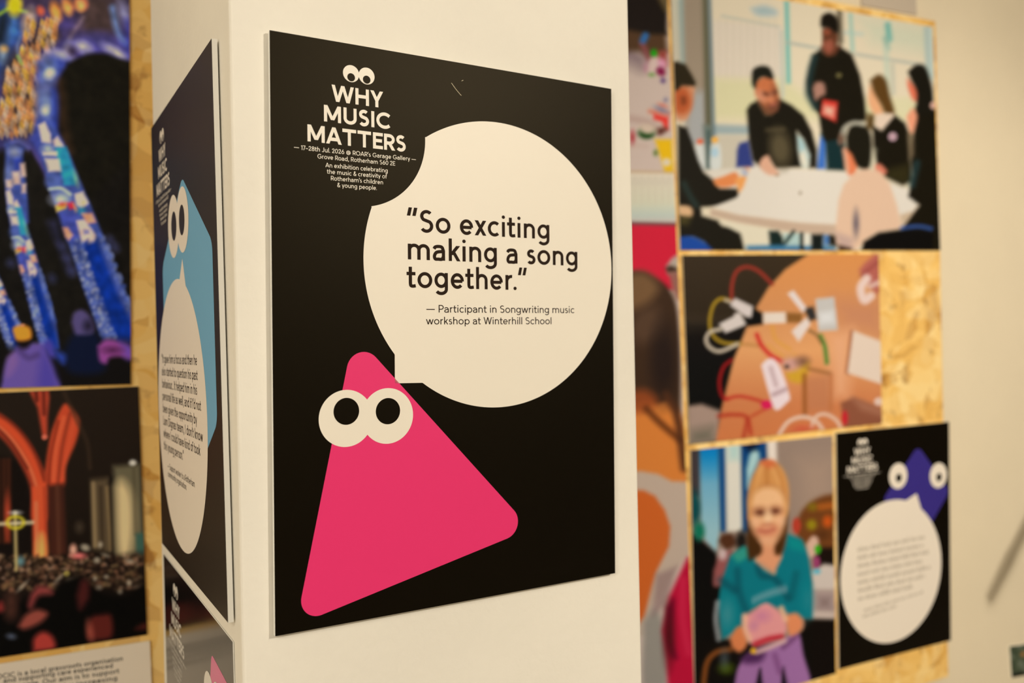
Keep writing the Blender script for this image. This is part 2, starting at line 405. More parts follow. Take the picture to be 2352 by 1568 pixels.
def fillet(poly, r, n=10):
    out = []; k = len(poly)
    for i in range(k):
        p = np.array(poly[i], float); a = np.array(poly[i-1]) - p; b = np.array(poly[(i+1) % k]) - p
        a /= np.hypot(*a); b /= np.hypot(*b); th = math.acos(max(-1, min(1, a @ b)))
        rr = r[i] if isinstance(r, (list, tuple)) else r
        t = rr / math.tan(th/2); bis = (a + b) / np.hypot(*(a + b)); c = p + bis * rr / sin(th/2)
        s0 = p + a*t - c; s1 = p + b*t - c; a0 = atan2(s0[1], s0[0]); a1 = atan2(s1[1], s1[0])
        while a1 - a0 > pi: a1 -= 2*pi
        while a1 - a0 < -pi: a1 += 2*pi
        out += [(c[0] + rr*cos(a0+(a1-a0)*j/n), c[1] + rr*sin(a0+(a1-a0)*j/n)) for j in range(n+1)]
    return out
def board(sheet, t, front_mat, name='foam_board'):
    v, f = slab(sheet.c, sheet.n, t)
    return mesh_object(name, v, f, [front_mat, M['foam']], sheet.root, sheet.o, [0, 1, 1, 1, 1, 1])
def logo(s, white, ink, fine=True):
    for cx in (0.0838, 0.1008):
        cy = 0.0306
        o = s.shape('logo_eye', disc(cx, cy, 0.00875), white, 0.00010 + (0.00004 if cx > .09 else 0))
        s.shape('pupil', disc(cx, cy + 0.0038, 0.0042, 32), ink, 0.00018, o)
    s.text('title_lettering', [('WHY', (.0627, .0617), (.1192, .0617), .0170, .205), ('MUSIC', (.0545, .0832), (.1272, .0832), .0168, .205),
                               ('MATTERS', (.0372, .1053), (.1446, .1053), .0170, .205)], white, 0.0001)
    w = .125
    s.text('exhibition_details', [("_ 17-28th Jul. 2026 @ ROAR's Garage Gallery _", (.0233, .1146), (.1561, .1143), .0045, w),
        ('Grove Road, Rotherham S60 2E', (.0473, .1215), (.1320, .1211), .0045, w),
        ('An exhibition celebrating', (.0555, .1296), (.1234, .1293), .0045, w), ('the music & creativity of', (.0570, .1360), (.1226, .1356), .0045, w),
        ("Rotherham's children", (.0612, .1425), (.1180, .1421), .0045, w), ('& young people.', (.0678, .1489), (.1110, .1486), .0045, w)],
        white, 0.0001)
def quad_on(plane, px): return [plane.hit(p)[0] for p in px]
def base_of(c): return (np.array(c[2]) + np.array(c[3])) / 2

# the large poster on the front of the pillar
c = quad_on(main_front, [(619, 69), (1404, 204), (1413, 1316), (632, 1461)])
root = empty('poster', base_of(c), 'black poster with pink triangle character and quote on the front of the pillar', 'poster')
P1 = Sheet(c, main_front.n, root)
board(P1, 0.005, M['black'])
BC, BR = (0.2567, 0.2217), 0.1612
n1, n2, n3 = np.array((.1038, .166)), np.array((.1558, .1272)), np.array((.1676, .088))
def circ3(a, b, c):
    A = 2*np.array([b - a, c - a]); r = np.array([b@b - a@a, c@c - a@a]); o = np.linalg.solve(A, r); return o, np.hypot(*(a - o))
NC, NR = (0.0905, 0.0905), 0.0768
bub = []
N = 400
for i in range(N):
    a = -pi/2 + 2*pi*i/N; p = (BC[0] + BR*cos(a), BC[1] + BR*sin(a))
    if np.hypot(p[0]-NC[0], p[1]-NC[1]) < NR: bub.append(None); continue
    if p[0] < .1614 and p[1] > .3222 and p[1] > BC[1]: bub.append('T'); continue
    bub.append(p)
pts = []; k = 0; notch = [i for i, p in enumerate(bub) if p is None]; tl = [i for i, p in enumerate(bub) if p == 'T']
for i, p in enumerate(bub):
    if p is None:
        if i == notch[0]:
            a0 = bub[i-1]; a1 = bub[(notch[-1] + 1) % N]
            t0 = atan2(a0[1]-NC[1], a0[0]-NC[0]); t1 = atan2(a1[1]-NC[1], a1[0]-NC[0])
            pts += [(NC[0]+NR*cos(t0+(t1-t0)*j/40), NC[1]+NR*sin(t0+(t1-t0)*j/40)) for j in range(41)]
    elif p == 'T':
        if i == tl[0]: pts += [(.1612, .3519), (.1295, .3513), (.1296, .3218)]
    else: pts.append(p)
P1.shape('speech_bubble', pts, M['white_print'], 0.0001, label='cream speech bubble with a square tail')
P1.shape('triangle_character', fillet([(.0842, .2978 + .0), (.2977, .5035 + .0215), (.0208, .5870)], [.0185, .0185, .0175], 14), M['pink'], 0.0001, label='pink rounded triangle')
for ex, ey, px_ in ((.0752, .3852, .0754), (.1209, .3852, .1213)):
    e = P1.shape('eye', disc(ex, ey, .0292), M['white_print'], 0.0002 + (0.00005 if ex > .1 else 0))
    P1.shape('pupil', disc(px_, .3780 if px_ < .1 else .3802, .0138, 48), M['black'], 0.0003, e)
logo(P1, M['white_print'], M['black'])
P1.text('quote_lettering', [('"So exciting', (.1449, .1901), (.3270, .1897), .0240, .148), ('making a song', (.1457, .2198), (.3669, .2196), .0240, .148),
                            ('together."', (.1440, .2499), (.2951, .2499), .0240, .148)], M['ink'], 0.0002)
P1.text('credit_lettering', [('_ Participant in Songwriting music', (.1669, .2763), (.3621, .2760), .0082, .118), ('workshop at Winterhill School', (.1664, .2892), (.3289, .2892), .0080, .118)], M['ink'], 0.0002)

# the poster on the left face of the pillar
c = quad_on(left_front, [(347, 295), (486, 88), (524, 1430), (372, 1247)])
root = empty('poster', base_of(c), 'black poster with blue hexagon character on the narrow left face of the pillar', 'poster')
P2 = Sheet(c, left_front.n, root)
board(P2, 0.0055, M['black_satin'])
hx, hy, hr = .2330, .3010, .1900
P2.shape('hexagon_character', fillet([(hx + hr*sin(a*pi/3)*.985, hy - hr*cos(a*pi/3)) for a in range(6)], .022), M['blue'], 0.0001, label='sky blue rounded hexagon')
bc, br = (.1750, .4005), .1700
pts = [(bc[0] + br*cos(a), bc[1] + br*sin(a)) for a in np.linspace(radians(-68), radians(-68 + 346), 140)]
a1 = pts[0]; a0 = pts[-1]
P2.shape('speech_bubble', pts + [(.2215, .2085)], M['pale_print'], 0.0002, label='pale speech bubble with a pointed tail')
for ex, ey, q in ((.1655, .1625, .1690), (.2290, .1620, .2255)):
    e = P2.shape('eye', disc(ex, ey, .0400), M['pale_print'], 0.0003 + (0.00005 if ex > .2 else 0))
    P2.shape('pupil', disc(q, ey, .0186, 40), M['black_satin'], 0.0004, e)
logo(P2, M['pale_print'], M['black_satin'])
L2 = ['"It gave him a focus and then he', 'also started to question his past', 'behaviour... It helped him in his', "personal life as well, and if I'd not",
      'been given the opportunity by', "Lam Dignas team, I don't know", 'where I could have kind of took', 'this young person."']
R2 = [.2955, .2975, .2920, .3120, .2860, .3180, .3010, .1950]
P2.text('quote_lettering', [(t, (.0430, .3375 + i*.0170), (r, .3370 + i*.0170), .0118, .14) for i, (t, r) in enumerate(zip(L2, R2))], M['ink'], 0.0003)
P2.text('credit_lettering', [('_ Support worker to a Rotherham', (.0710, .4800), (.2620, .4800), .0080, .12), ('community organisation.', (.0710, .4905), (.2090, .4905), .0080, .12)], M['ink'], 0.0003)

# the glossy poster below it
low_front = face_left.off(0.0015)
tl_, tr_ = (375.5, 1272), (534.5, 1474)
e0 = low_front.hit(tl_)[0]; e1 = low_front.hit(tr_)[0]
dv = (np.array(P2.c[3]) - P2.c[0]); dv = dv / np.linalg.norm(dv) * .594
c = [e0, e1, e1 + dv, e0 + dv]
root = empty('poster', base_of(c), 'glossy black poster mounted below the blue hexagon poster on the pillar', 'poster')
P3 = Sheet(c, low_front.n, root)
board(P3, 0.0010, M['black_gloss'])
logo(P3, M['grey_print'], M['black_gloss'])
M['pink_gloss'] = material('pink_gloss_print', (0.72, 0.09, 0.30), 0.2, 0.5)
P3.shape('square_character', fillet([(.3150, .0440), (.4150, .0540), (.4150, .3100), (.2450, .2500)], .010), M['pink_gloss'], 0.0001, label='pink pointed character')
for ex, ey in ((.2960, .0985), (.3400, .0960)):
    e = P3.shape('eye', disc(ex, ey, .0280), M['grey_print'], 0.0002 + (0.00005 if ex > .3 else 0))
    P3.shape('pupil', disc(ex + .002, ey + .006, .0130, 40), M['black_gloss'], 0.0003, e)

# the indigo poster on the chipboard, right
c = quad_on(print_front, [(1920, 994), (2180, 968), (2184, 1470), (1927, 1537)])
root = empty('poster', base_of(c), 'black poster with indigo diamond character at lower right of the chipboard', 'poster')
P4 = Sheet(c, print_front.n, root)
board(P4, 0.005, M['black'])
P4.shape('diamond_character', fillet([(.2960, .0560), (.4200, .1880), (.2960, .3200), (.1600, .1880)], .020), M['indigo'], 0.0002, label='indigo rounded diamond')
pts = [(.1960 + .1870*cos(a), .3745 + .1850*sin(a)) for a in np.linspace(radians(-54), radians(-54 + 340), 120)]
P4.shape('speech_bubble', pts + [(.2890, .1820)], M['pale_print'], 0.0004, label='pale speech bubble with a small tail')
for ex, ey in ((.2200, .1290), (.3750, .1420)):
    e = P4.shape('eye', disc(ex, ey, .0335), M['pale_print'], 0.0005)
    P4.shape('pupil', disc(ex + .002, ey + .005, .0110, 32), M['black'], 0.0007, e)
logo(P4, M['pale_print'], M['black'])
def blurred_rows(s, name, rows, m, lift, seed):
    """rows of small upright dashes where the photo shows lettering that cannot be read"""
    rnd = random.Random(seed); V, Fc = [], []
    for x0, x1, y0, y1, cap in rows:
        x = x0
        while x < x1:
            wl = rnd.uniform(3, 8) * cap * .55; e = min(x1, x + wl)
            while x < e:
                hh = cap * rnd.choice((.7, .7, .7, 1.0)); f = (x - x0) / (x1 - x0); y = y0 + (y1 - y0) * f; b = len(V)
                V += [s.pt(px, py, lift) for px, py in ((x, y - hh), (x + cap*.22, y - hh), (x + cap*.22, y), (x, y))]; Fc.append((b, b+1, b+2, b+3)); x += cap * .43
            x += cap * .4
    return mesh_object(name, V, Fc, m, s.root, s.o)
blurred_rows(P4, 'quote_lettering', [(.0690, .3190 + d, .3080 + i*.0208, .3060 + i*.0208, .0125) for i, d in enumerate((0, -.005, .016, -.012, .020, -.004, -.050))], M['text_grey'], 0.0005, 5)
blurred_rows(P4, 'credit_lettering', [(.0900, .3080, .4640, .4500, .0085), (.0850, .2100, .4790, .4710, .0085)], M['text_grey'], 0.0005, 6)

# a hair stuck on the big poster
H1 = np.linalg.inv(homog([(0, 0), (PW, 0), (PW, PH), (0, PH)], [(619, 69), (1404, 204), (1413, 1316), (632, 1461)]))
def fibre(pxs, r, label):
    cu = bpy.data.curves.new('lint_fibre', 'CURVE'); cu.dimensions = '3D'; cu.bevel_depth = r; cu.bevel_resolution = 1
    sp = cu.splines.new('POLY'); q = [P1.pt(*happly(H1, p)[0], r * 1.2) for p in pxs]; sp.points.add(len(q) - 1); o0 = q[0]
    for s_, p in zip(sp.points, q): s_.co = (*(p - o0), 1)
    cu.materials.append(M['fibre']); o = bpy.data.objects.new('lint_fibre', cu); COL.objects.link(o); o.location = tuple(o0)
    dg_ = bpy.context.evaluated_depsgraph_get(); me = bpy.data.meshes.new_from_object(o.evaluated_get(dg_)); bpy.data.objects.remove(o)
    o = bpy.data.objects.new('lint_fibre', me); COL.objects.link(o); o.location = tuple(o0)
    return tag(o, label, 'lint', 'lint on the big poster')
fibre([(1036.5, 191), (1041, 197.5), (1046, 204.5), (1052, 212), (1057, 218), (1059.5, 220)], .00030, 'long pale hair lying on the black top of the pink triangle poster')
fibre([(1060, 186.5), (1062, 185.2), (1063.5, 184.8)], .00035, 'tiny pale speck of lint beside the hair on the pink triangle poster')

# ------------------------------------------------------------------ chipboard panels
def panel(px, label, name='chipboard_panel', t=0.018):
    q = quad_on(board_front, px); v, f = slab(q, board_front.n, t)
    o = mesh_object(name, v, f, M['osb'], None, base_of(q))
    return tag(o, label, 'board')
panel([(1368, -100), (2148.5, 49), (2178, 1553), (1398, 1800)], 'chipboard panel behind the workshop photos to the right of the pillar')
panel([(-230, -130), (400, -60), (425, 1735), (-230, 1850)], 'chipboard panel behind the cathedral photos to the left of the pillar')
# ------------------------------------------------------------------ printed photographs: colours laid on a fine grid of each print
class Painter:
    def __init__(s, quad, step, ill, seed=1):
        s.quad = quad; s.rng = np.random.default_rng(seed); s.ill = ill
        q = np.array(quad, float)
        s.nx = int(max(np.hypot(*(q[1]-q[0])), np.hypot(*(q[2]-q[3]))) / step) + 1
        s.ny = int(max(np.hypot(*(q[3]-q[0])), np.hypot(*(q[2]-q[1]))) / step) + 1
        H = homog([(0, 0), (1, 0), (1, 1), (0, 1)], quad)
        a, b = np.meshgrid(np.linspace(0, 1, s.nx), np.linspace(0, 1, s.ny))
        s.px = happly(H, np.c_[a.ravel(), b.ravel()]); s.X, s.Y = s.px[:, 0], s.px[:, 1]
        s.C = np.zeros((len(s.X), 3)); s.o = (0, 0); s.k = 1.0; s.soft = 1.8
    def frame(s, ox, oy, k): s.o = (ox, oy); s.k = k; return s
    def tf(s, pts): return [(s.o[0] + p[0]/s.k, s.o[1] + p[1]/s.k) for p in pts]
    def blend(s, col, a): a = np.clip(a, 0, 1)[:, None]; s.C = s.C * (1 - a) + np.array(col, float) * a
    def fill(s, col): s.C[:] = col
    def vgrad(s, stops, mask=None):
        ys = [s.o[1] + t[0]/s.k for t in stops]
        g = np.stack([np.interp(s.Y, ys, [t[1][i] for t in stops]) for i in range(3)], 1)
        s.C = g if mask is None else s.C * (1 - mask[:, None]) + g * mask[:, None]
    def m_poly(s, pts, soft=None, smooth=False):
        soft = soft or s.soft
        if smooth: pts = cat(list(pts) + [pts[0]], 5)
        P = np.array(s.tf(pts)); d = np.full(len(s.X), 1e9); inside = np.zeros(len(s.X), bool)
        for i in range(len(P)):
            a, b = P[i-1], P[i]; e = b - a; w0 = s.X - a[0]; w1 = s.Y - a[1]
            t = np.clip((w0*e[0] + w1*e[1]) / max(1e-9, e@e), 0, 1)
            d = np.minimum(d, np.hypot(w0 - e[0]*t, w1 - e[1]*t))
            cnd = (a[1] > s.Y) != (b[1] > s.Y)
            if abs(e[1]) > 1e-9: inside ^= cnd & (s.X < a[0] + e[0]*(s.Y - a[1])/e[1])
        sd = np.where(inside, -d, d)
        return np.clip(0.5 - sd / (2*soft), 0, 1)
    def poly(s, col, pts, soft=None, al=1.0, smooth=False): s.blend(col, al * s.m_poly(pts, soft, smooth))
    def blob(s, col, pts, soft=None, al=1.0): s.poly(col, pts, soft, al, True)
    def ell(s, col, cx, cy, rx, ry, rot=0, soft=None, al=1.0):
        soft = soft or s.soft
        (x, y), = s.tf([(cx, cy)]); rx /= s.k; ry /= s.k; c, q = cos(radians(rot)), sin(radians(rot))
        dx, dy = s.X - x, s.Y - y; u = dx*c + dy*q; v = -dx*q + dy*c
        r = np.hypot(u/rx, v/ry); s.blend(col, al * np.clip(0.5 + (1 - r) * min(rx, ry) / (2*soft), 0, 1))
    def line(s, col, w, pts, soft=None, al=1.0, smooth=True):
        soft = soft or s.soft
        if smooth and len(pts) > 2: pts = cat(pts, 5)
        P = np.array(s.tf(pts)); d = np.full(len(s.X), 1e9)
        for a, b in zip(P[:-1], P[1:]):
            e = b - a; t = np.clip(((s.X-a[0])*e[0] + (s.Y-a[1])*e[1]) / max(1e-9, e@e), 0, 1)
            d = np.minimum(d, np.hypot(s.X - a[0] - e[0]*t, s.Y - a[1] - e[1]*t))
        s.blend(col, al * np.clip(0.5 + (w/s.k/2 - d) / (2*soft), 0, 1))
    def mottle(s, amp, mask=None, cells=24):
        n = len(s.X); r = s.rng.normal(0, 1, (s.ny, s.nx))
        for _ in range(cells):
            r = (r + np.roll(r, 1, 0) + np.roll(r, -1, 0) + np.roll(r, 1, 1) + np.roll(r, -1, 1)) / 5
        r = (r / r.std()).ravel()
        f = 1 + amp * r[:, None]
        s.C = np.where(mask[:, None] > .5, s.C * f, s.C) if mask is not None else s.C * f
    def build(s, plane, label, cat_='photo', t=0.005, name='photo_print', parent_name=None):
        V = plane.hit(s.px); nx, ny = s.nx, s.ny; n0 = len(V)
        fr = [tuple(int(v) for v in (j*nx+i, j*nx+i+1, (j+1)*nx+i+1, (j+1)*nx+i))[::-1] for j in range(ny-1) for i in range(nx-1)]
        cidx = [0, nx-1, ny*nx-1, (ny-1)*nx]; bk = [V[i] - plane.n * t for i in cidx]; b = n0
        ring = [list(range(nx)), [j*nx + nx-1 for j in range(ny)], [(ny-1)*nx + i for i in range(nx-1, -1, -1)], [j*nx for j in range(ny-1, -1, -1)]]
        sides = [tuple(r) + (b + (k+1) % 4, b + k) for k, r in enumerate(ring)] + [(b, b+1, b+2, b+3)]
        org = (V[cidx[2]] + V[cidx[3]]) / 2
        o = mesh_object(name, np.vstack([V, bk]), fr + sides, [M['picture'], M['foam']], None, org, [0]*len(fr) + [1]*5)
        lin = srgb(np.clip(s.C, 0, 255)) / np.array(s.ill); lin = np.clip(lin - 0.004, 0.0005, 0.93)
        at = o.data.color_attributes.new('picture', 'FLOAT_COLOR', 'POINT')
        buf = np.ones((n0 + 4, 4), np.float32); buf[:n0, :3] = lin; at.data.foreach_set('color', buf.ravel())
        return tag(o, label, cat_)
ILL_R = (1.03, 0.90, 0.71); ILL_L = (0.60, 0.51, 0.37)
# --- people around a table, upper right
p = Painter([(1541, -46), (2142, 62), (2160, 575), (1563, 574)], 3.4, ILL_R, 3)
p.frame(1620, 0, 2.614)
K = (26, 21, 11)
p.fill((229, 208, 171))
p.poly((226, 206, 178), [(40, 120), (460, 160), (460, 470), (50, 470)], 6)
p.poly((219, 206, 155), [(50, 470), (480, 480), (640, 600), (1250, 600), (1400, 640), (1400, 720), (50, 715)], 14)
p.blob((196, 196, 180), [(270, 50), (350, 30), (430, 60), (420, 100), (310, 95)], 8); p.blob((165, 181, 172), [(290, 55), (360, 45), (420, 75), (330, 85)], 8)
p.line((192, 188, 165), 12, [(100, 95), (440, 160)], 4)
for k in range(9): p.line((212, 194, 165), 8, [(85 + k*42, 120), (85 + k*42, 460)], 4, .6)
p.line((196, 194, 172), 18, [(455, 190), (465, 580)], 4); p.line((122, 184, 165), 27, [(488, 10), (500, 490)], 4)
p.line((178, 178, 158), 16, [(490, 255), (680, 290)], 4); p.line((182, 180, 158), 16, [(900, 325), (1310, 390)], 4)
p.line((188, 200, 180), 16, [(840, 195), (940, 205)], 6); p.line((168, 195, 170), 24, [(872, 85), (884, 300)], 4)
p.poly((205, 205, 170), [(930, 110), (1370, 170), (1370, 330), (1000, 260)], 20, .7)
p.line((118, 176, 156), 34, [(1095, 150), (1105, 235)], 5); p.line((150, 180, 155), 28, [(1080, 230), (1095, 290)], 5); p.line((195, 202, 172), 26, [(1085, 290), (1098, 600)], 6)
p.line((190, 186, 160), 18, [(1125, 390), (1130, 560)], 5)
p.poly((180, 190, 172), [(1310, 155), (1352, 160), (1368, 470), (1325, 470)], 4); p.poly((198, 205, 186), [(1348, 160), (1372, 165), (1385, 520), (1360, 480)], 4)
p.line((80, 68, 48), 26, [(805, 60), (812, 250)], 6)
p.poly((222, 208, 160), [(1120, 600), (1220, 590), (1220, 690), (1140, 680)], 6)
# column and window sill at the left
p.poly((158, 168, 160), [(40, 745), (300, 755), (300, 810), (45, 810)], 6); p.poly((203, 188, 160), [(30, 810), (300, 812), (330, 1020), (0, 1030)], 5)
p.frame(1430, 0, 4.752)
p.vgrad([(0, (207, 196, 165)), (700, (205, 190, 160))], p.m_poly([(480, -300), (640, -300), (690, 700), (560, 760)], 4))
p.poly((150, 164, 152), [(600, -300), (670, -300), (705, 720), (640, 720)], 6)
p.poly((160, 139, 113), [(660, -300), (870, -300), (930, 1500), (690, 1500), (680, 700)], 5); p.poly((170, 165, 155), [(780, 1000), (900, 1000), (930, 1600), (700, 1600), (690, 1330)], 12)
p.poly((98, 92, 66), [(862, -300), (930, -300), (985, 1500), (905, 1500)], 5); p.poly((103, 120, 122), [(925, -300), (958, -300), (1012, 1480), (978, 1480)], 4)
# left boy
p.poly((206, 150, 112), [(550, 1180), (640, 1250), (700, 1300), (640, 1330), (560, 1300)], 4)
p.blob((215, 145, 100), [(560, 940), (700, 930), (785, 950), (775, 1060), (755, 1180), (700, 1300), (640, 1290), (560, 1220)], 4)
p.blob((190, 90, 45), [(560, 960), (690, 960), (750, 1080), (730, 1200), (640, 1250), (560, 1180)], 8)
p.blob((120, 55, 25), [(640, 1060), (680, 1060), (690, 1120), (650, 1140)], 6)
p.poly((42, 32, 14), [(535, 680), (600, 670), (690, 705), (760, 820), (802, 905), (785, 940), (650, 935), (600, 985), (540, 990)], 4)
p.frame(1430, 300, 4.611)
p.blob((215, 210, 194), [(775, 150), (870, 150), (890, 300), (880, 420), (800, 380), (760, 250)], 4); p.ell((226, 112, 75), 822, 115, 38, 32)
p.poly((112, 121, 107), [(850, -60), (940, -60), (950, 400), (890, 410)], 6); p.poly((60, 80, 75), [(895, 0), (925, 0), (925, 400), (895, 400)], 6)
p.blob((213, 210, 194), [(935, 150), (1030, 150), (1040, 390), (930, 400)], 4); p.ell((160, 195, 205), 975, 230, 40, 50, al=.7); p.ell((240, 174, 70), 978, 97, 36, 34)
p.poly((222, 206, 182), [(860, 420), (1250, 395), (1400, 430), (1706, 560), (1900, 700), (1200, 800), (900, 480)], 5)
p.poly(K, [(585, -60), (680, -30), (740, 120), (800, 310), (860, 440), (960, 520), (1030, 610), (1215, 615), (1240, 690), (1180, 750), (1000, 800), (830, 810), (840, 900), (1010, 950), (1060, 1010), (1210, 1020), (1285, 1090), (1302, 1300), (930, 1300), (860, 1180), (740, 1125), (590, 1150)], 4)
p.line((45, 70, 65), 40, [(650, 560), (720, 700), (780, 790)], 8, .8)
p.blob((222, 174, 124), [(585, 790), (700, 800), (742, 850), (720, 915), (600, 895)], 4); p.poly((72, 62, 26), [(590, 905), (730, 920), (690, 1000), (600, 990)], 8)
p.blob((24, 70, 148), [(560, 1130), (720, 1118), (830, 1160), (900, 1210), (945, 1300), (560, 1310)], 4)
p.blob((226, 132, 72), [(960, 515), (1050, 490), (1190, 440), (1230, 500), (1200, 570), (1080, 600), (990, 580)], 4)
p.blob((238, 165, 112), [(1260, 360), (1320, 325), (1400, 390), (1390, 440), (1330, 450)], 4); p.blob((236, 156, 82), [(1190, 520), (1270, 480), (1345, 500), (1340, 600), (1280, 695), (1230, 640)], 4)
p.blob((170, 172, 182), [(1255, 420), (1310, 410), (1330, 470), (1290, 480)], 4)
p.poly((226, 209, 178), [(1040, 960), (1200, 985), (1700, 1070), (1700, 1300), (1305, 1300), (1290, 1090)], 4); p.line((195, 178, 150), 25, [(1440, 1040), (1500, 1260)], 4)
# table
p.frame(1620, 0, 2.614)
p.poly((226, 210, 186), [(40, 1245), (190, 1185), (230, 1120), (270, 1000), (330, 985), (420, 1010), (840, 1030), (1100, 1095), (1210, 1130), (1275, 1225), (1270, 1270), (1200, 1290), (1000, 1335), (780, 1352), (560, 1338), (200, 1293)], 4)
p.poly((198, 166, 136), [(35, 1252), (200, 1290), (560, 1336), (790, 1350), (800, 1412), (560, 1400), (200, 1335), (30, 1292)], 4)
p.poly((200, 170, 135), [(1170, 1290), (1250, 1265), (1278, 1230), (1272, 1290), (1180, 1352)], 4)
p.poly((226, 210, 176), [(85, 1335), (380, 1370), (390, 1505), (240, 1505), (210, 1400)], 4)
p.poly((20, 36, 30), [(380, 1385), (440, 1385), (470, 1430), (470, 1505), (390, 1505)], 4); p.poly((175, 195, 180), [(470, 1400), (570, 1400), (570, 1470), (470, 1470)], 4)
p.line((25, 36, 30), 18, [(530, 1390), (470, 1470)], 4); p.poly((60, 118, 150), [(250, 1475), (380, 1472), (700, 1472), (780, 1480), (780, 1510), (250, 1510)], 5)
p.poly((24, 30, 26), [(568, 1395), (592, 1395), (592, 1505), (568, 1505)], 3); p.poly((225, 215, 190), [(592, 1400), (640, 1405), (640, 1470), (592, 1470)], 4)
p.poly((22, 26, 22), [(636, 1405), (710, 1405), (705, 1505), (636, 1505)], 4); p.poly((60, 110, 165), [(712, 1410), (745, 1412), (745, 1470), (712, 1470)], 4); p.poly(K, [(742, 1410), (800, 1412), (790, 1480), (745, 1470)], 4)
p.ell((150, 120, 90), 430, 1050, 14, 8); p.ell((170, 150, 125), 570, 1158, 10, 12)
# seated man
p.poly((120, 74, 46), [(305, 600), (440, 590), (455, 640), (400, 700), (350, 690)], 4)
p.poly((50, 60, 118), [(190, 900), (205, 860), (260, 845), (290, 1000), (185, 1005)], 4)
p.poly((60, 108, 180), [(690, 815), (725, 830), (722, 1015), (670, 1015)], 4)
p.poly((165, 190, 182), [(545, 800), (590, 840), (630, 930), (625, 1005), (570, 1000)], 5); p.poly((226, 214, 185), [(548, 930), (600, 900), (625, 1000), (575, 1000)], 6)
p.poly(K, [(248, 660), (270, 625), (310, 605), (360, 690), (400, 690), (450, 595), (520, 632), (590, 690), (640, 785), (670, 900), (668, 1008), (626, 1008), (630, 930), (590, 835), (548, 785), (555, 900), (575, 1003), (420, 1008), (390, 960), (330, 1000), (285, 960), (262, 840)], 4)
p.ell((98, 84, 56), 450, 890, 62, 110, -8, 12, .85); p.line((98, 84, 56), 16, [(370, 780), (470, 775)], 6, .8)
p.blob((202, 112, 66), [(302, 490), (350, 462), (405, 468), (428, 530), (442, 600), (425, 665), (385, 660), (335, 605), (300, 560)], 4)
p.blob((212, 140, 104), [(305, 540), (345, 550), (370, 600), (345, 610), (312, 585)], 8, .9); p.blob((150, 84, 52), [(400, 500), (428, 530), (440, 600), (420, 610), (400, 570)], 9, .85)
p.blob((92, 50, 34), [(348, 550), (385, 556), (424, 540), (428, 560), (390, 578), (352, 570)], 5, .95); p.blob((220, 140, 100), [(385, 560), (400, 560), (404, 602), (386, 604)], 6, .8); p.blob((98, 58, 40), [(372, 618), (405, 628), (440, 600), (436, 655), (405, 672), (375, 652)], 6, .9); p.blob((176, 96, 78), [(390, 622), (422, 618), (415, 634), (394, 636)], 4, .8)
p.blob((28, 26, 16), [(278, 470), (285, 420), (330, 395), (385, 405), (410, 460), (395, 475), (345, 462), (312, 490), (300, 530), (282, 510)], 4)
p.blob((222, 165, 130), [(320, 985), (345, 945), (380, 935), (400, 985), (440, 1040), (385, 1050), (340, 1020)], 4)
# standing man
p.poly((90, 50, 32), [(690, 280), (815, 270), (815, 330), (770, 345), (715, 345)], 4)
p.poly((20, 44, 44), [(690, 800), (840, 760), (830, 840), (850, 930), (840, 1025), (730, 1020), (720, 850)], 4)
p.poly(K, [(645, 330), (690, 295), (720, 330), (780, 330), (815, 283), (880, 325), (930, 450), (958, 600), (968, 720), (900, 745), (840, 765), (830, 830), (720, 850), (695, 790), (680, 690), (640, 630), (612, 560), (606, 490), (625, 400)], 4)
p.line((34, 62, 62), 36, [(655, 345), (630, 440), (620, 560), (660, 640)], 8, .8)
p.blob((98, 54, 32), [(700, 180), (740, 165), (795, 200), (790, 270), (770, 325), (730, 335), (705, 270)], 4); p.ell((150, 76, 50), 730, 190, 22, 22, al=.8); p.blob((158, 85, 62), [(708, 250), (760, 240), (770, 290), (740, 320), (712, 290)], 6)
p.blob((24, 18, 10), [(690, 140), (700, 95), (745, 75), (790, 105), (802, 165), (790, 200), (740, 170), (700, 165)], 4)
p.blob((172, 122, 100), [(645, 530), (665, 495), (710, 500), (720, 560), (690, 580), (660, 600)], 5)
p.poly((216, 60, 46), [(706, 596), (795, 612), (785, 732), (692, 690)], 4); p.poly((226, 168, 138), [(715, 632), (775, 645), (768, 705), (708, 680)], 6); p.ell((98, 88, 50), 802, 452, 18, 16)
# two girls
p.poly((92, 66, 30), [(975, 680), (1020, 690), (1010, 780), (960, 770)], 6)
p.blob((232, 166, 116), [(985, 500), (1010, 540), (1050, 620), (1075, 690), (1040, 700), (1000, 665), (978, 600)], 4)
p.blob((94, 62, 24), [(990, 480), (1040, 447), (1085, 480), (1108, 570), (1135, 660), (1128, 690), (1085, 690), (1055, 630), (1012, 555)], 5)
p.blob((227, 198, 168), [(1020, 690), (1060, 680), (1142, 690), (1120, 750), (1060, 782), (1025, 760)], 4)
p.poly(K, [(1005, 755), (1060, 785), (1140, 690), (1200, 738), (1225, 800), (1232, 960), (1240, 1085), (1185, 1112), (1080, 1062), (1030, 990), (1010, 900)], 4); p.ell((190, 150, 152), 1125, 820, 26, 26)
p.poly((64, 56, 24), [(1090, 1020), (1220, 980), (1235, 1085), (1185, 1110), (1080, 1060)], 10, .6)
p.blob((218, 122, 92), [(1015, 990), (1050, 985), (1090, 1030), (1060, 1052), (1025, 1040)], 4)
p.poly(K, [(1250, 790), (1262, 640), (1395, 655), (1425, 1510), (1290, 1510), (1180, 1372), (1285, 1232), (1218, 1180), (1245, 1050), (1225, 900)], 4)
p.poly((120, 100, 72), [(1215, 800), (1250, 780), (1250, 930), (1225, 960)], 6); p.line((40, 70, 72), 30, [(1270, 980), (1240, 1110)], 8, .8)
p.blob((226, 112, 78), [(1212, 470), (1240, 500), (1280, 550), (1270, 610), (1240, 590), (1215, 520)], 4)
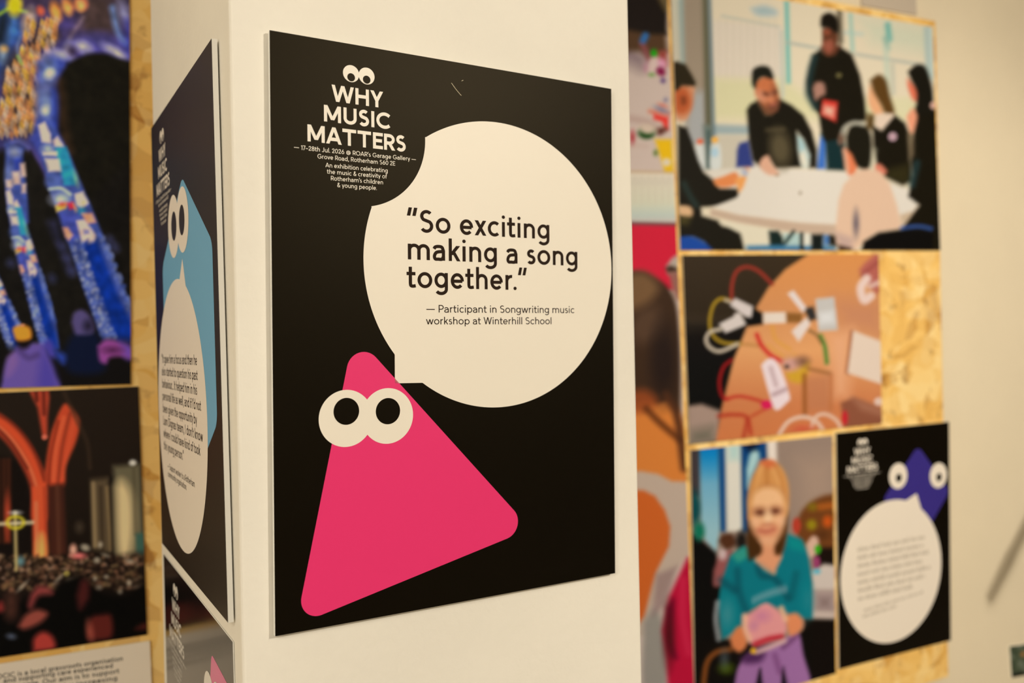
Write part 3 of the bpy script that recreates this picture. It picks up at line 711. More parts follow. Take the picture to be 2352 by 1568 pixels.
p.blob((236, 152, 112), [(1208, 700), (1245, 650), (1272, 690), (1260, 760), (1235, 800)], 4)
p.blob((26, 22, 14), [(1215, 430), (1265, 388), (1320, 400), (1352, 480), (1368, 570), (1360, 660), (1270, 680), (1270, 560), (1235, 480)], 4); p.ell((216, 166, 142), 1372, 632, 22, 22)
# boy with his back to us
p.poly((226, 184, 148), [(890, 1042), (960, 1000), (1050, 1030), (1110, 1110), (1150, 1230), (1182, 1372), (1040, 1395), (970, 1440), (905, 1500), (790, 1462), (780, 1400), (800, 1200), (830, 1110)], 4)
p.ell((98, 86, 92), 905, 1340, 16, 62, 0, 6); p.poly((196, 160, 140), [(780, 1390), (890, 1430), (880, 1505), (800, 1480)], 8); p.poly((60, 34, 20), [(800, 1470), (880, 1490), (870, 1510), (800, 1510)], 4)
p.blob((228, 122, 76), [(828, 890), (880, 900), (912, 1000), (880, 1050), (850, 1030)], 4); p.blob((224, 170, 135), [(825, 900), (845, 900), (860, 1020), (845, 1020)], 5)
p.blob((28, 24, 14), [(845, 820), (870, 760), (930, 742), (985, 785), (1000, 880), (990, 1000), (920, 1005), (880, 930), (850, 890)], 4)
p.line((176, 166, 142), 24, [(812, 850), (835, 770), (890, 738), (950, 745)], 4); p.ell((110, 70, 50), 815, 840, 16, 30, 0, 5)
p.line((205, 195, 160), 22, [(1015, 900), (1000, 1010)], 6, .7)
p.poly((16, 13, 8), [(935, 1510), (950, 1450), (1040, 1395), (1180, 1375), (1345, 1378), (1368, 1410), (1362, 1510)], 4); p.line((54, 86, 150), 18, [(1180, 1368), (1280, 1358), (1355, 1372)], 4)
p.build(print_front, 'photo print of young people around a white table at the top right')
# --- electronics and wires on an orange table
p = Painter([(1568, 586), (2018, 583), (2026, 972), (1584, 1020)], 3.2, ILL_R, 4)
p.frame(1550, 560, 3.266)
p.vgrad([(60, (58, 44, 28)), (560, (48, 36, 22)), (620, (20, 15, 10)), (1200, (10, 8, 5))])
p.poly((70, 56, 40), [(60, 540), (250, 560), (520, 590), (440, 620), (100, 640)], 20, .5)
p.poly((168, 138, 118), [(95, 1215), (200, 1200), (340, 1250), (330, 1480), (90, 1520)], 6); p.poly((118, 106, 86), [(130, 1400), (280, 1370), (300, 1480), (100, 1510)], 16)
tb = p.m_poly([(1040, 50), (1440, 50), (1560, 60), (1580, 1370), (1100, 1440), (305, 1500), (350, 1230), (440, 870), (540, 620), (655, 600), (655, 520), (605, 488), (700, 330), (830, 190)], 4)
p.vgrad([(60, (218, 140, 74)), (500, (212, 140, 84)), (800, (226, 156, 96)), (1200, (206, 122, 72)), (1480, (208, 118, 66))], tb)
p.poly((196, 128, 92), [(1200, 420), (1560, 430), (1560, 700), (1250, 620)], 30, .7); p.poly((232, 166, 120), [(1150, 680), (1330, 640), (1300, 1150), (1190, 1150)], 20, .8)
p.poly((188, 118, 78), [(970, 1000), (1170, 980), (1170, 1250), (980, 1260)], 12, .7)
p.poly((14, 10, 6), [(505, 590), (600, 490), (660, 525), (660, 598), (570, 610)], 4)
p.line((150, 50, 35), 28, [(425, 420), (430, 300), (465, 205), (540, 172), (630, 205), (730, 300)], 3)
p.line((166, 130, 32), 26, [(410, 425), (340, 412), (285, 470), (262, 590), (290, 690), (370, 742), (490, 748)], 3); p.line((170, 115, 50), 20, [(490, 748), (640, 765)], 4, .6)
p.line((196, 176, 148), 28, [(345, 638), (265, 660), (235, 715), (262, 775), (340, 805), (470, 752)], 3)
p.line((190, 170, 150), 20, [(380, 420), (430, 440)], 3); p.poly((216, 198, 184), [(415, 460), (450, 405), (585, 470), (575, 552), (530, 545)], 3); p.poly((216, 198, 182), [(330, 600), (440, 545), (450, 520), (490, 515), (535, 605), (380, 668)], 3)
p.poly((140, 90, 40), [(832, 515), (960, 520), (950, 590), (835, 590)], 4); p.poly((230, 208, 184), [(662, 515), (830, 512), (835, 592), (665, 596)], 3)
p.poly((50, 46, 42), [(965, 480), (1040, 470), (1070, 560), (1010, 580)], 4); p.poly((228, 208, 194), [(845, 372), (890, 348), (988, 480), (960, 515)], 3)
p.poly((228, 206, 188), [(875, 655), (990, 550), (1018, 600), (930, 735)], 3); p.poly((198, 188, 174), [(1055, 412), (1195, 398), (1222, 645), (1078, 655)], 3); p.poly((220, 212, 200), [(1080, 520), (1190, 500), (1200, 590), (1090, 600)], 8)
p.blob((182, 96, 80), [(1380, 200), (1440, 130), (1540, 80), (1540, 360), (1470, 330), (1420, 250)], 5); p.line((150, 70, 60), 16, [(1400, 240), (1540, 120)], 5)
p.line((232, 198, 178), 62, [(1440, 260), (1395, 330), (1420, 420), (1470, 390)], 4); p.line((225, 190, 170), 30, [(1460, 320), (1530, 290)], 5)
p.line((150, 24, 24), 26, [(425, 872), (365, 925), (335, 1030), (350, 1130), (390, 1165)], 3); p.line((192, 48, 36), 22, [(380, 1165), (480, 1142), (600, 1165), (700, 1200)], 4)
p.line((180, 52, 32), 24, [(330, 1290), (440, 1280), (540, 1300), (570, 1420)], 5); p.line((176, 54, 34), 22, [(545, 1310), (515, 1460)], 5); p.line((190, 70, 40), 18, [(580, 1290), (690, 1230)], 5)
p.line((206, 40, 36), 30, [(615, 680), (650, 760), (720, 835), (800, 880)], 4); p.ell((215, 30, 80), 690, 1205, 45, 34)
p.line((220, 152, 52), 18, [(730, 620), (760, 720), (860, 790)], 5, .8); p.line((216, 150, 60), 16, [(700, 760), (830, 850), (900, 830)], 5, .8)
p.blob((208, 158, 40), [(830, 970), (900, 940), (1000, 880), (1000, 960), (960, 1040), (870, 1030)], 6, .9); p.ell((206, 150, 130), 870, 900, 70, 50, 0, 8); p.ell((80, 60, 50), 840, 920, 20, 16); p.ell((120, 80, 60), 960, 880, 40, 30, 0, 10)
p.blob((238, 212, 204), [(648, 910), (690, 868), (745, 866), (800, 950), (862, 1140), (840, 1190), (755, 1245), (700, 1100)], 3); p.line((160, 120, 120), 18, [(720, 930), (760, 1060)], 6, .7); p.line((140, 95, 100), 20, [(740, 1130), (830, 1090)], 6, .7)
p.line((62, 126, 42), 28, [(1092, 690), (1125, 770), (1140, 890)], 4); p.line((110, 80, 40), 14, [(1010, 650), (1060, 680), (1100, 740)], 4)
p.poly((150, 82, 48), [(1320, 650), (1340, 650), (1310, 980), (1282, 968)], 4); p.poly((230, 202, 174), [(1338, 650), (1550, 732), (1570, 1058), (1295, 968)], 3)
p.line((150, 84, 36), 28, [(972, 985), (975, 1275)], 5, smooth=False); p.line((150, 95, 50), 20, [(1000, 935), (1160, 970)], 5); p.line((186, 108, 60), 16, [(1172, 985), (1168, 1240)], 5)
p.line((226, 188, 160), 28, [(775, 1440), (850, 1335), (960, 1297), (1060, 1330), (1120, 1410)], 3); p.line((226, 188, 160), 24, [(1025, 1370), (1060, 1295), (1130, 1277), (1210, 1320), (1250, 1390)], 3); p.ell((205, 90, 60), 960, 1390, 70, 30, 0, 8)
p.poly((142, 82, 56), [(1245, 1190), (1345, 1150), (1570, 1240), (1570, 1350), (1270, 1385)], 5); p.poly((170, 110, 80), [(1330, 1155), (1560, 1245), (1560, 1290), (1400, 1240)], 10); p.ell((200, 40, 46), 1275, 1305, 24, 55); p.ell((226, 190, 166), 1530, 1182, 34, 30)
p.build(print_front, 'photo print of wires and circuit parts on an orange tabletop')
# --- girl in a teal top
p = Painter([(1587, 1034), (1912, 1000), (1920, 1546), (1597, 1640)], 3.0, ILL_R, 5)
p.frame(1570, 980, 2.668)
p.fill((152, 126, 106)); p.poly((166, 136, 112), [(700, 200), (930, 180), (930, 440), (720, 500)], 30)
p.poly((66, 56, 54), [(30, 130), (105, 120), (105, 420), (30, 440)], 4)
p.vgrad([(140, (0, 122, 182)), (350, (112, 168, 186)), (640, (150, 186, 186))], p.m_poly([(100, 120), (215, 110), (225, 620), (200, 770), (130, 690), (105, 560)], 5))
p.poly((4, 70, 122), [(213, 100), (262, 100), (262, 640), (228, 640)], 5); p.poly((226, 214, 190), [(255, 90), (355, 100), (365, 640), (265, 640)], 5); p.poly((170, 205, 190), [(270, 90), (345, 90), (340, 200), (280, 200)], 12, .8)
p.poly((2, 62, 112), [(352, 90), (512, 80), (512, 210), (460, 200), (400, 340), (395, 650), (362, 640)], 5); p.blob((172, 202, 192), [(385, 260), (410, 160), (445, 140), (465, 190), (420, 300), (390, 380)], 6); p.poly((8, 20, 40), [(352, 90), (470, 85), (440, 140), (400, 150)], 8)
p.poly((237, 216, 192), [(510, 70), (568, 70), (572, 230), (520, 240)], 5)
# room on the right
p.blob((112, 62, 26), [(930, 410), (860, 420), (780, 460), (715, 530), (690, 640), (740, 730), (830, 740), (930, 750)], 6); p.ell((182, 60, 40), 692, 605, 26, 50); p.ell((150, 130, 22), 785, 600, 28, 30, 0, 6); p.ell((130, 100, 22), 790, 490, 30, 26, 0, 6); p.ell((204, 84, 24), 882, 580, 26, 34, 0, 6); p.line((185, 95, 30), 30, [(840, 490), (925, 480)], 8); p.ell((90, 50, 22), 850, 660, 40, 30, 0, 8)
p.poly((28, 18, 12), [(780, 735), (930, 740), (930, 860), (820, 860)], 6); p.poly((208, 188, 168), [(785, 890), (860, 840), (940, 850), (940, 1000), (790, 1000)], 5); p.poly((178, 152, 138), [(785, 1000), (935, 1000), (930, 1180), (785, 1170)], 5); p.poly((120, 95, 88), [(830, 1040), (900, 1040), (900, 1110), (830, 1110)], 12, .7); p.poly((205, 180, 160), [(785, 1130), (930, 1140), (930, 1180), (785, 1170)], 6)
p.blob((215, 170, 140), [(750, 720), (790, 670), (825, 690), (820, 770), (770, 800)], 4); p.ell((62, 160, 24), 822, 750, 20, 28); p.ell((152, 60, 96), 815, 830, 22, 40); p.ell((108, 178, 182), 816, 886, 26, 18)
p.poly((20, 14, 8), [(740, 1175), (935, 1178), (950, 1600), (740, 1600)], 5)
# left side
p.poly((15, 11, 8), [(30, 640), (110, 690), (200, 770), (230, 900), (230, 1600), (30, 1640)], 5); p.ell((8, 72, 72), 68, 500, 36, 100, 0, 6); p.ell((18, 112, 82), 95, 640, 34, 55, 0, 6)
p.blob((150, 82, 76), [(185, 880), (225, 780), (300, 760), (320, 830), (240, 960), (185, 970)], 5); p.ell((205, 175, 165), 240, 780, 24, 34, 0, 5); p.blob((82, 46, 26), [(215, 700), (240, 660), (300, 660), (320, 720), (260, 750)], 5); p.ell((30, 25, 20), 355, 700, 34, 60, 0, 6)
# trousers and chair
p.poly((18, 14, 10), [(90, 1300), (330, 1300), (420, 1330), (620, 1330), (780, 1200), (790, 1600), (60, 1640)], 5)
p.line((122, 66, 26), 32, [(290, 1362), (200, 1382), (142, 1450), (120, 1600)], 4); p.ell((62, 74, 12), 262, 1480, 46, 34, 0, 8); p.ell((90, 100, 100), 250, 1420, 24, 50, 0, 8, .6)
p.blob((160, 106, 152), [(310, 1600), (330, 1490), (370, 1420), (450, 1360), (600, 1310), (700, 1260), (735, 1400), (780, 1600), (640, 1620), (605, 1490), (590, 1620), (480, 1620), (470, 1480), (420, 1620)], 4)
p.poly((20, 12, 18), [(445, 1640), (470, 1480), (495, 1640)], 5); p.poly((20, 12, 18), [(598, 1640), (612, 1470), (650, 1640)], 5); p.blob((80, 40, 80), [(350, 1420), (420, 1370), (500, 1380), (470, 1440), (380, 1450)], 8); p.line((110, 62, 100), 22, [(610, 1350), (660, 1310), (690, 1280)], 6); p.line((120, 66, 110), 18, [(560, 1400), (590, 1500)], 8)
# top
p.poly((0, 114, 120), [(235, 940), (285, 790), (370, 730), (420, 760), (450, 830), (555, 895), (600, 800), (640, 655), (725, 690), (765, 790), (790, 960), (790, 1172), (720, 1172), (640, 1145), (590, 1110), (470, 1090), (365, 1150), (350, 1230), (235, 1302), (212, 1080)], 4)
p.blob((62, 152, 124), [(290, 790), (370, 735), (405, 780), (340, 830)], 6, .8); p.blob((20, 140, 130), [(640, 670), (720, 700), (740, 760), (650, 740)], 8, .7)
p.line((0, 66, 76), 30, [(455, 850), (480, 910), (560, 930), (640, 1050)], 8, .8); p.line((0, 70, 80), 26, [(330, 880), (340, 1000), (380, 1120)], 10, .8); p.line((0, 80, 86), 24, [(690, 900), (660, 1040)], 10, .8); p.line((0, 60, 70), 30, [(230, 940), (310, 1000)], 10, .7)
for k in range(8): p.ell((132, 156, 156), 432 + k*27, 1052 - k*9 + (k-4)**2*.6, 14, 24, 0, 4, .75)
p.ell((70, 140, 140), 268, 1150, 44, 90, 0, 14, .8); p.ell((50, 130, 132), 758, 1060, 26, 70, 0, 14, .8); p.line((152, 152, 146), 24, [(208, 1075), (198, 1180), (215, 1300)], 5)
p.line((226, 158, 116), 22, [(450, 815), (500, 860), (552, 892)], 6)
# head
p.poly((226, 150, 104), [(475, 700), (585, 700), (600, 800), (556, 888), (450, 812)], 5)
p.blob((72, 42, 16), [(395, 540), (440, 600), (475, 700), (480, 770), (440, 800), (400, 815), (388, 700)], 5); p.blob((74, 42, 14), [(640, 520), (632, 660), (605, 770), (562, 780), (560, 700), (600, 620)], 5)
p.blob((216, 146, 78), [(395, 560), (390, 440), (420, 320), (470, 230), (540, 205), (610, 260), (645, 370), (640, 520), (600, 560), (450, 580)], 5); p.blob((214, 108, 60), [(462, 225), (490, 200), (550, 205), (570, 240), (520, 255)], 5); p.line((186, 112, 50), 20, [(510, 260), (512, 360)], 6, .7)
p.line((196, 124, 58), 14, [(440, 300), (420, 420), (408, 560)], 6, .7); p.line((236, 170, 100), 12, [(480, 240), (450, 330), (440, 400)], 6, .7); p.line((190, 118, 56), 12, [(560, 240), (600, 330), (622, 470)], 6, .7); p.line((236, 172, 104), 14, [(545, 250), (570, 310), (590, 380)], 6, .6); p.line((170, 100, 46), 14, [(420, 430), (470, 375), (520, 360), (590, 385), (622, 440)], 8, .6)
p.blob((242, 184, 128), [(415, 480), (430, 410), (500, 370), (580, 385), (620, 450), (615, 560), (590, 650), (540, 720), (500, 715), (440, 640), (415, 560)], 9)
p.blob((226, 160, 108), [(425, 600), (445, 570), (480, 600), (560, 600), (600, 570), (585, 650), (535, 715), (500, 710), (450, 650)], 14, .8)
p.ell((160, 88, 54), 468, 520, 38, 26, 0, 10, .9); p.ell((164, 90, 56), 562, 514, 36, 26, 0, 10, .9); p.ell((84, 42, 26), 470, 524, 20, 13, 0, 6, .95); p.ell((88, 44, 28), 562, 516, 20, 13, 0, 6, .95); p.blob((222, 138, 94), [(420, 570), (470, 590), (570, 585), (605, 555), (592, 640), (540, 712), (500, 712), (445, 645)], 14, .55)
p.ell((250, 206, 156), 518, 560, 16, 40, 0, 8); p.ell((190, 100, 66), 520, 597, 28, 9, 0, 6, .8); p.ell((248, 190, 140), 440, 585, 24, 22, 0, 10, .8); p.ell((248, 190, 140), 590, 575, 20, 22, 0, 10, .8)
p.ell((214, 126, 92), 505, 640, 46, 22, -6, 10, .7); p.line((176, 76, 58), 11, [(462, 634), (505, 642), (556, 626)], 5, .8); p.ell((236, 170, 124), 515, 694, 30, 16, 0, 8)
# hands and pink card
p.blob((218, 124, 72), [(285, 1300), (330, 1225), (375, 1240), (390, 1330), (345, 1380), (300, 1350)], 5); p.blob((228, 136, 86), [(620, 1160), (690, 1140), (730, 1190), (715, 1250), (650, 1275)], 5)
p.blob((230, 148, 140), [(370, 1165), (430, 1130), (500, 1078), (560, 1110), (620, 1180), (625, 1260), (560, 1300), (440, 1345), (400, 1290)], 4); p.line((238, 176, 140), 30, [(375, 1160), (380, 1240), (405, 1300)], 5); p.line((240, 182, 140), 26, [(600, 1110), (625, 1180)], 5)
p.ell((190, 110, 150), 480, 1160, 40, 30, 0, 12, .6); p.ell((180, 110, 150), 430, 1220, 20, 20, 0, 10, .6); p.line((192, 38, 50), 32, [(440, 1330), (520, 1300), (600, 1285)], 5); p.line((226, 180, 160), 22, [(450, 1380), (540, 1345), (620, 1310)], 5); p.ell((230, 170, 40), 428, 1372, 18, 18)
p.build(print_front, 'photo print of a girl in a teal top holding a pink card')
# --- craft table and a child's shoulder, beside the pillar
p = Painter([(1380, -80), (1531, -50), (1597, 1640), (1406, 1695)], 3.2, ILL_R, 6)
p.frame(1430, 0, 4.752)
p.fill((208, 182, 162)); p.poly((112, 88, 92), [(-200, 480), (90, 520), (230, 640), (200, 720), (90, 660), (-200, 640)], 30)
p.poly((84, 56, 32), [(-200, 250), (470, 350), (490, 560), (300, 620), (180, 560), (80, 560), (-200, 540)], 8); p.poly((26, 16, 6), [(-200, -500), (500, -500), (480, 380), (300, 372), (80, 330), (-200, 300)], 6); p.blob((122, 102, 62), [(390, -40), (480, -30), (480, 110), (440, 60)], 10)
p.line((140, 74, 72), 60, [(215, 480), (290, 640)], 6); p.line((44, 108, 172), 66, [(250, 390), (225, 440)], 6); p.ell((20, 168, 10), 345, 580, 36, 40, 0, 5); p.poly((152, 52, 42), [(390, 560), (480, 560), (480, 720), (400, 640)], 8)
p.ell((196, 120, 140), 265, 740, 26, 40, 0, 8, .8); p.blob((218, 186, 168), [(300, 640), (370, 640), (370, 760), (330, 830), (280, 780)], 5); p.ell((226, 152, 172), 430, 690, 50, 40, 60, 6); p.ell((132, 16, 62), 418, 780, 52, 44, 40, 5); p.ell((92, 62, 112), 442, 880, 26, 26, 0, 5); p.ell((100, 150, 60), 318, 815, 26, 18, 0, 5)
p.ell((130, 120, 140), 470, 1090, 20, 22, 0, 5); p.line((216, 120, 90), 40, [(300, 1215), (500, 1240)], 6); p.ell((120, 122, 142), 425, 1195, 66, 24, 24, 5); p.ell((214, 110, 84), 440, 1150, 40, 16, 20, 5)
p.poly((232, 52, 40), [(340, 1240), (500, 1280), (500, 1420), (460, 1400), (430, 1330), (340, 1300)], 5); p.blob((92, 42, 30), [(360, 1400), (440, 1390), (490, 1410), (440, 1460), (390, 1470)], 6)
p.line((170, 130, 115), 40, [(80, 1290), (260, 1330), (340, 1370)], 10, .7); p.ell((16, 62, 10), 262, 1450, 90, 66, 0, 5); p.ell((214, 186, 158), 270, 1405, 90, 52, 8, 5); p.ell((170, 20, 30), 108, 1500, 20, 50, 0, 6)
p.frame(1430, 300, 4.611)
p.poly((236, 182, 14), [(342, 92), (520, 92), (540, 450), (450, 445), (405, 290)], 5); p.ell((80, 110, 30), 350, 235, 20, 26, 0, 5); p.ell((225, 205, 180), 465, 335, 44, 40, 0, 5); p.line((195, 160, 140), 20, [(100, 150), (250, 165)], 8, .6)
p.vgrad([(440, (226, 206, 176)), (760, (214, 206, 172)), (900, (192, 196, 176)), (975, (206, 188, 170))], p.m_poly([(-200, 440), (620, 450), (620, 985), (-200, 960)], 4)); p.line((196, 158, 108), 12, [(-100, 430), (560, 440)], 4)
for k in range(7): p.line((206, 188, 160), 14, [(60 + k*72, 500), (60 + k*72, 760)], 6, .6); p.line((206, 190, 165), 10, [(24 + k*72, 560), (60 + k*72, 500), (96 + k*72, 560)], 6, .6)
p.poly((210, 28, 52), [(-200, 985), (640, 1000), (640, 1700), (-200, 1600)], 4); p.line((80, 26, 30), 22, [(-100, 975), (600, 992)], 5)
p.frame(1440, 560, 1.5556)
p.blob((180, 160, 140), [(140, 80), (165, 48), (190, 45), (200, 110), (150, 110)], 5); p.blob((60, 38, 24), [(138, 85), (160, 78), (185, 95), (150, 105)], 5); p.blob((150, 96, 80), [(150, 100), (190, 110), (190, 200), (165, 170)], 6)
p.blob((216, 124, 52), [(-60, 560), (40, 560), (150, 520), (220, 700), (240, 880), (100, 900), (-60, 900)], 6)
p.blob((62, 40, 24), [(-80, 110), (40, 95), (95, 115), (150, 160), (180, 240), (190, 420), (188, 600), (150, 560), (110, 570), (60, 560), (-80, 570)], 6); p.blob((128, 92, 56), [(-40, 120), (50, 100), (100, 130), (110, 170), (60, 220), (-40, 240)], 14, .85); p.ell((100, 72, 50), 70, 290, 50, 70, 30, 14, .6); p.ell((34, 22, 18), 130, 420, 46, 130, 0, 16, .8)
p.blob((150, 70, 30), [(-40, 540), (60, 520), (110, 560), (60, 600), (-40, 600)], 12, .9); p.line((90, 44, 18), 20, [(70, 590), (120, 640), (190, 700)], 8); p.line((80, 44, 24), 26, [(140, 540), (180, 620), (205, 800)], 8)
p.poly((192, 166, 142), [(-40, 815), (50, 812), (110, 822), (160, 848), (230, 850), (230, 1100), (180, 1160), (130, 1240), (90, 1300), (60, 1400), (-40, 1400)], 5)
p.poly((204, 96, 36), [(-60, 875), (60, 880), (100, 900), (135, 950), (155, 1010), (150, 1080), (125, 1130), (105, 1170), (90, 1220), (62, 1330), (-60, 1500)], 5); p.blob((150, 140, 125), [(60, 1350), (100, 1300), (130, 1380), (140, 1600), (60, 1600)], 8); p.poly((150, 120, 110), [(105, 1180), (180, 1150), (140, 1290), (90, 1330)], 8, .8)
p.poly((186, 20, 52), [(215, 1120), (250, 1110), (260, 1660), (150, 1660), (140, 1480), (125, 1380), (150, 1260)], 6); p.blob((110, 10, 36), [(140, 1300), (170, 1270), (160, 1400), (180, 1480), (150, 1450)], 8); p.line((206, 40, 70), 22, [(200, 1200), (200, 1340), (220, 1460)], 8, .8); p.ell((70, 20, 20), 150, 1400, 20, 90, 0, 10, .8)
p.build(print_front, 'tall photo print of a craft table and a bare shoulder beside the pillar')
# --- cathedral arches in coloured light projections
p = Painter([(-190, -98), (297, -10), (300.5, 882), (-190, 896)], 3.0, ILL_L, 7)
NV = (60, 54, 122); BL = (80, 100, 170); LB = (118, 134, 164); BK = (22, 19, 12); CRM = (226, 190, 166)
p.frame(0, 0, 3.409)
p.fill((30, 28, 40))
p.vgrad([(0, (60, 48, 66)), (400, (66, 56, 116)), (1000, (60, 54, 104)), (1300, (40, 38, 70)), (1500, (24, 21, 18))])
p.blob((72, 54, 46), [(640, -80), (880, -40), (950, 250), (860, 320), (560, 300), (500, 230), (600, 100)], 30, .9); p.blob((74, 62, 128), [(420, 130), (560, 120), (600, 230), (480, 260)], 24, .8)
p.blob((40, 60, 110), [(-300, 0), (60, 20), (140, 300), (100, 560), (-300, 700)], 20); p.line((90, 130, 180), 36, [(110, 130), (60, 300), (20, 470)], 10, .7); p.ell((60, 120, 190), 120, 240, 36, 60, 0, 12, .8); p.blob((20, 24, 22), [(0, 100), (60, 130), (30, 330), (-40, 300)], 14, .9)
p.line((150, 180, 40), 16, [(-20, 120), (60, 70)], 5); p.line((140, 190, 60), 14, [(150, 80), (210, 95)], 5); p.ell((228, 204, 26), 115, 40, 52, 80, 0, 8); p.ell((214, 130, 30), 30, 385, 30, 26, 0, 6); p.ell((170, 180, 170), 20, 420, 30, 50, 0, 10, .7)
p.ell((200, 170, 140), 225, 170, 50, 100, 8, 8, .9); p.ell((226, 92, 56), 318, 85, 26, 34, -20, 6)
for x, y, rx, ry, c in ((438, 90, 42, 72, (232, 132, 56)), (530, 50, 40, 62, (234, 130, 66)), (632, 30, 52, 56, (234, 122, 76)), (400, 245, 40, 78, (236, 170, 90))): p.ell(c, x, y, rx, ry, -18, 7); p.ell((244, 196, 90), x - 5, y + 20, rx*.4, ry*.5, -18, 8, .8)
rs = random.Random(4)
def dia(c, x, y, rx, ry, al=.9, tl=-12):
    q = radians(tl); f = lambda a, b: (x + a*cos(q) - b*sin(q), y + a*sin(q) + b*cos(q))
    p.poly(c, [f(0, -ry), f(rx, 0), f(0, ry), f(-rx, 0)], 3, al)
p.blob((64, 46, 34), [(330, 180), (450, 260), (430, 400), (300, 440), (290, 900), (210, 1080), (60, 1000), (20, 640), (80, 440), (190, 330)], 14, .9)
for i in range(26):
    for j in range(9):
        x = 445 - 7*i - 37*j + rs.uniform(-6, 6); y = 165 + 35*i + 18*(j % 2) + rs.uniform(-6, 6)
        if y > 1060 - 30*(j < 2) or rs.random() < .16 or (i < 9 and j > 6) or (i < 6 and 3 < j < 5): continue
        c = rs.choice([(226, 152, 70), (208, 166, 122), (236, 178, 62), (188, 152, 120), (196, 124, 72), (216, 188, 152), (228, 150, 84)])
        dia(c, x, y, 19, 42); dia((90, 62, 44), x + 2, y + 4, 7, 18, .6)
for k in range(14): p.ell(rs.choice([(220, 150, 80), (200, 150, 110)]), -40 - 220*rs.random(), rs.uniform(300, 1400), 26, 60, -15, 6, .8)
p.line(LB, 14, [(160, 290), (135, 380), (160, 480)], 5, .8); p.line((150, 190, 70), 12, [(140, 440), (170, 500)], 5)
# big arch rim and right vault
p.line(NV, 150, [(370, 620), (430, 480), (600, 380), (800, 350), (1010, 430)], 20, .9); p.line((96, 90, 156), 60, [(420, 470), (600, 350), (760, 330), (1000, 420)], 20, .7)
for x, y, rx, ry, r_ in ((480, 430, 70, 26, 20), (520, 385, 16, 40, 20), (655, 370, 56, 36, 25), (905, 410, 80, 28, 32)): p.ell((216, 204, 220), x, y, rx, ry, r_, 10, .9)
p.ell((60, 40, 44), 560, 400, 40, 30, 30, 12, .8); p.line((120, 160, 220), 24, [(880, 60), (920, 240), (990, 340)], 10, .9); p.ell((170, 170, 210), 970, 100, 30, 70, -20, 12, .8); p.poly((60, 60, 150), [(980, 160), (1030, 160), (1030, 480), (970, 340)], 14, .8); p.line((160, 130, 130), 14, [(650, 140), (550, 290)], 8, .7)
# pier between the two openings
p.poly((58, 66, 138), [(300, 480), (520, 500), (470, 640), (462, 1040), (500, 1130), (690, 1600), (400, 1600), (330, 1280), (230, 1100), (290, 900)], 8)
p.ell((52, 70, 150), 430, 490, 70, 40, 0, 14); p.ell(LB, 380, 560, 50, 90, 0, 14, .9); p.ell((226, 216, 226), 390, 580, 30, 36, 30, 8); p.ell((60, 50, 90), 360, 690, 60, 26, 0, 12, .8); p.ell(LB, 355, 800, 60, 110, -8, 16, .85); p.ell((222, 216, 230), 352, 860, 26, 30, 40, 8)
p.poly((30, 50, 140), [(410, 700), (462, 700), (465, 1050), (420, 1000)], 10, .8)
# dark openings
p.blob(BK, [(525, 500), (660, 430), (800, 415), (920, 450), (1060, 520), (1060, 800), (1060, 1700), (700, 1700), (640, 1500), (540, 1180), (465, 1030), (470, 800), (455, 650)], 6)
p.line((70, 44, 26), 44, [(470, 640), (490, 820), (500, 1000), (545, 1180)], 14, .7)
p.poly((32, 26, 20), [(170, 1200), (205, 1165), (240, 1180), (300, 1290), (390, 1500), (420, 1700), (230, 1700), (210, 1480)], 6)
p.line((90, 70, 130), 30, [(205, 1140), (260, 1190), (340, 1330), (400, 1520)], 10, .8); p.line((110, 120, 190), 26, [(60, 1130), (140, 1110), (210, 1150)], 10, .8)
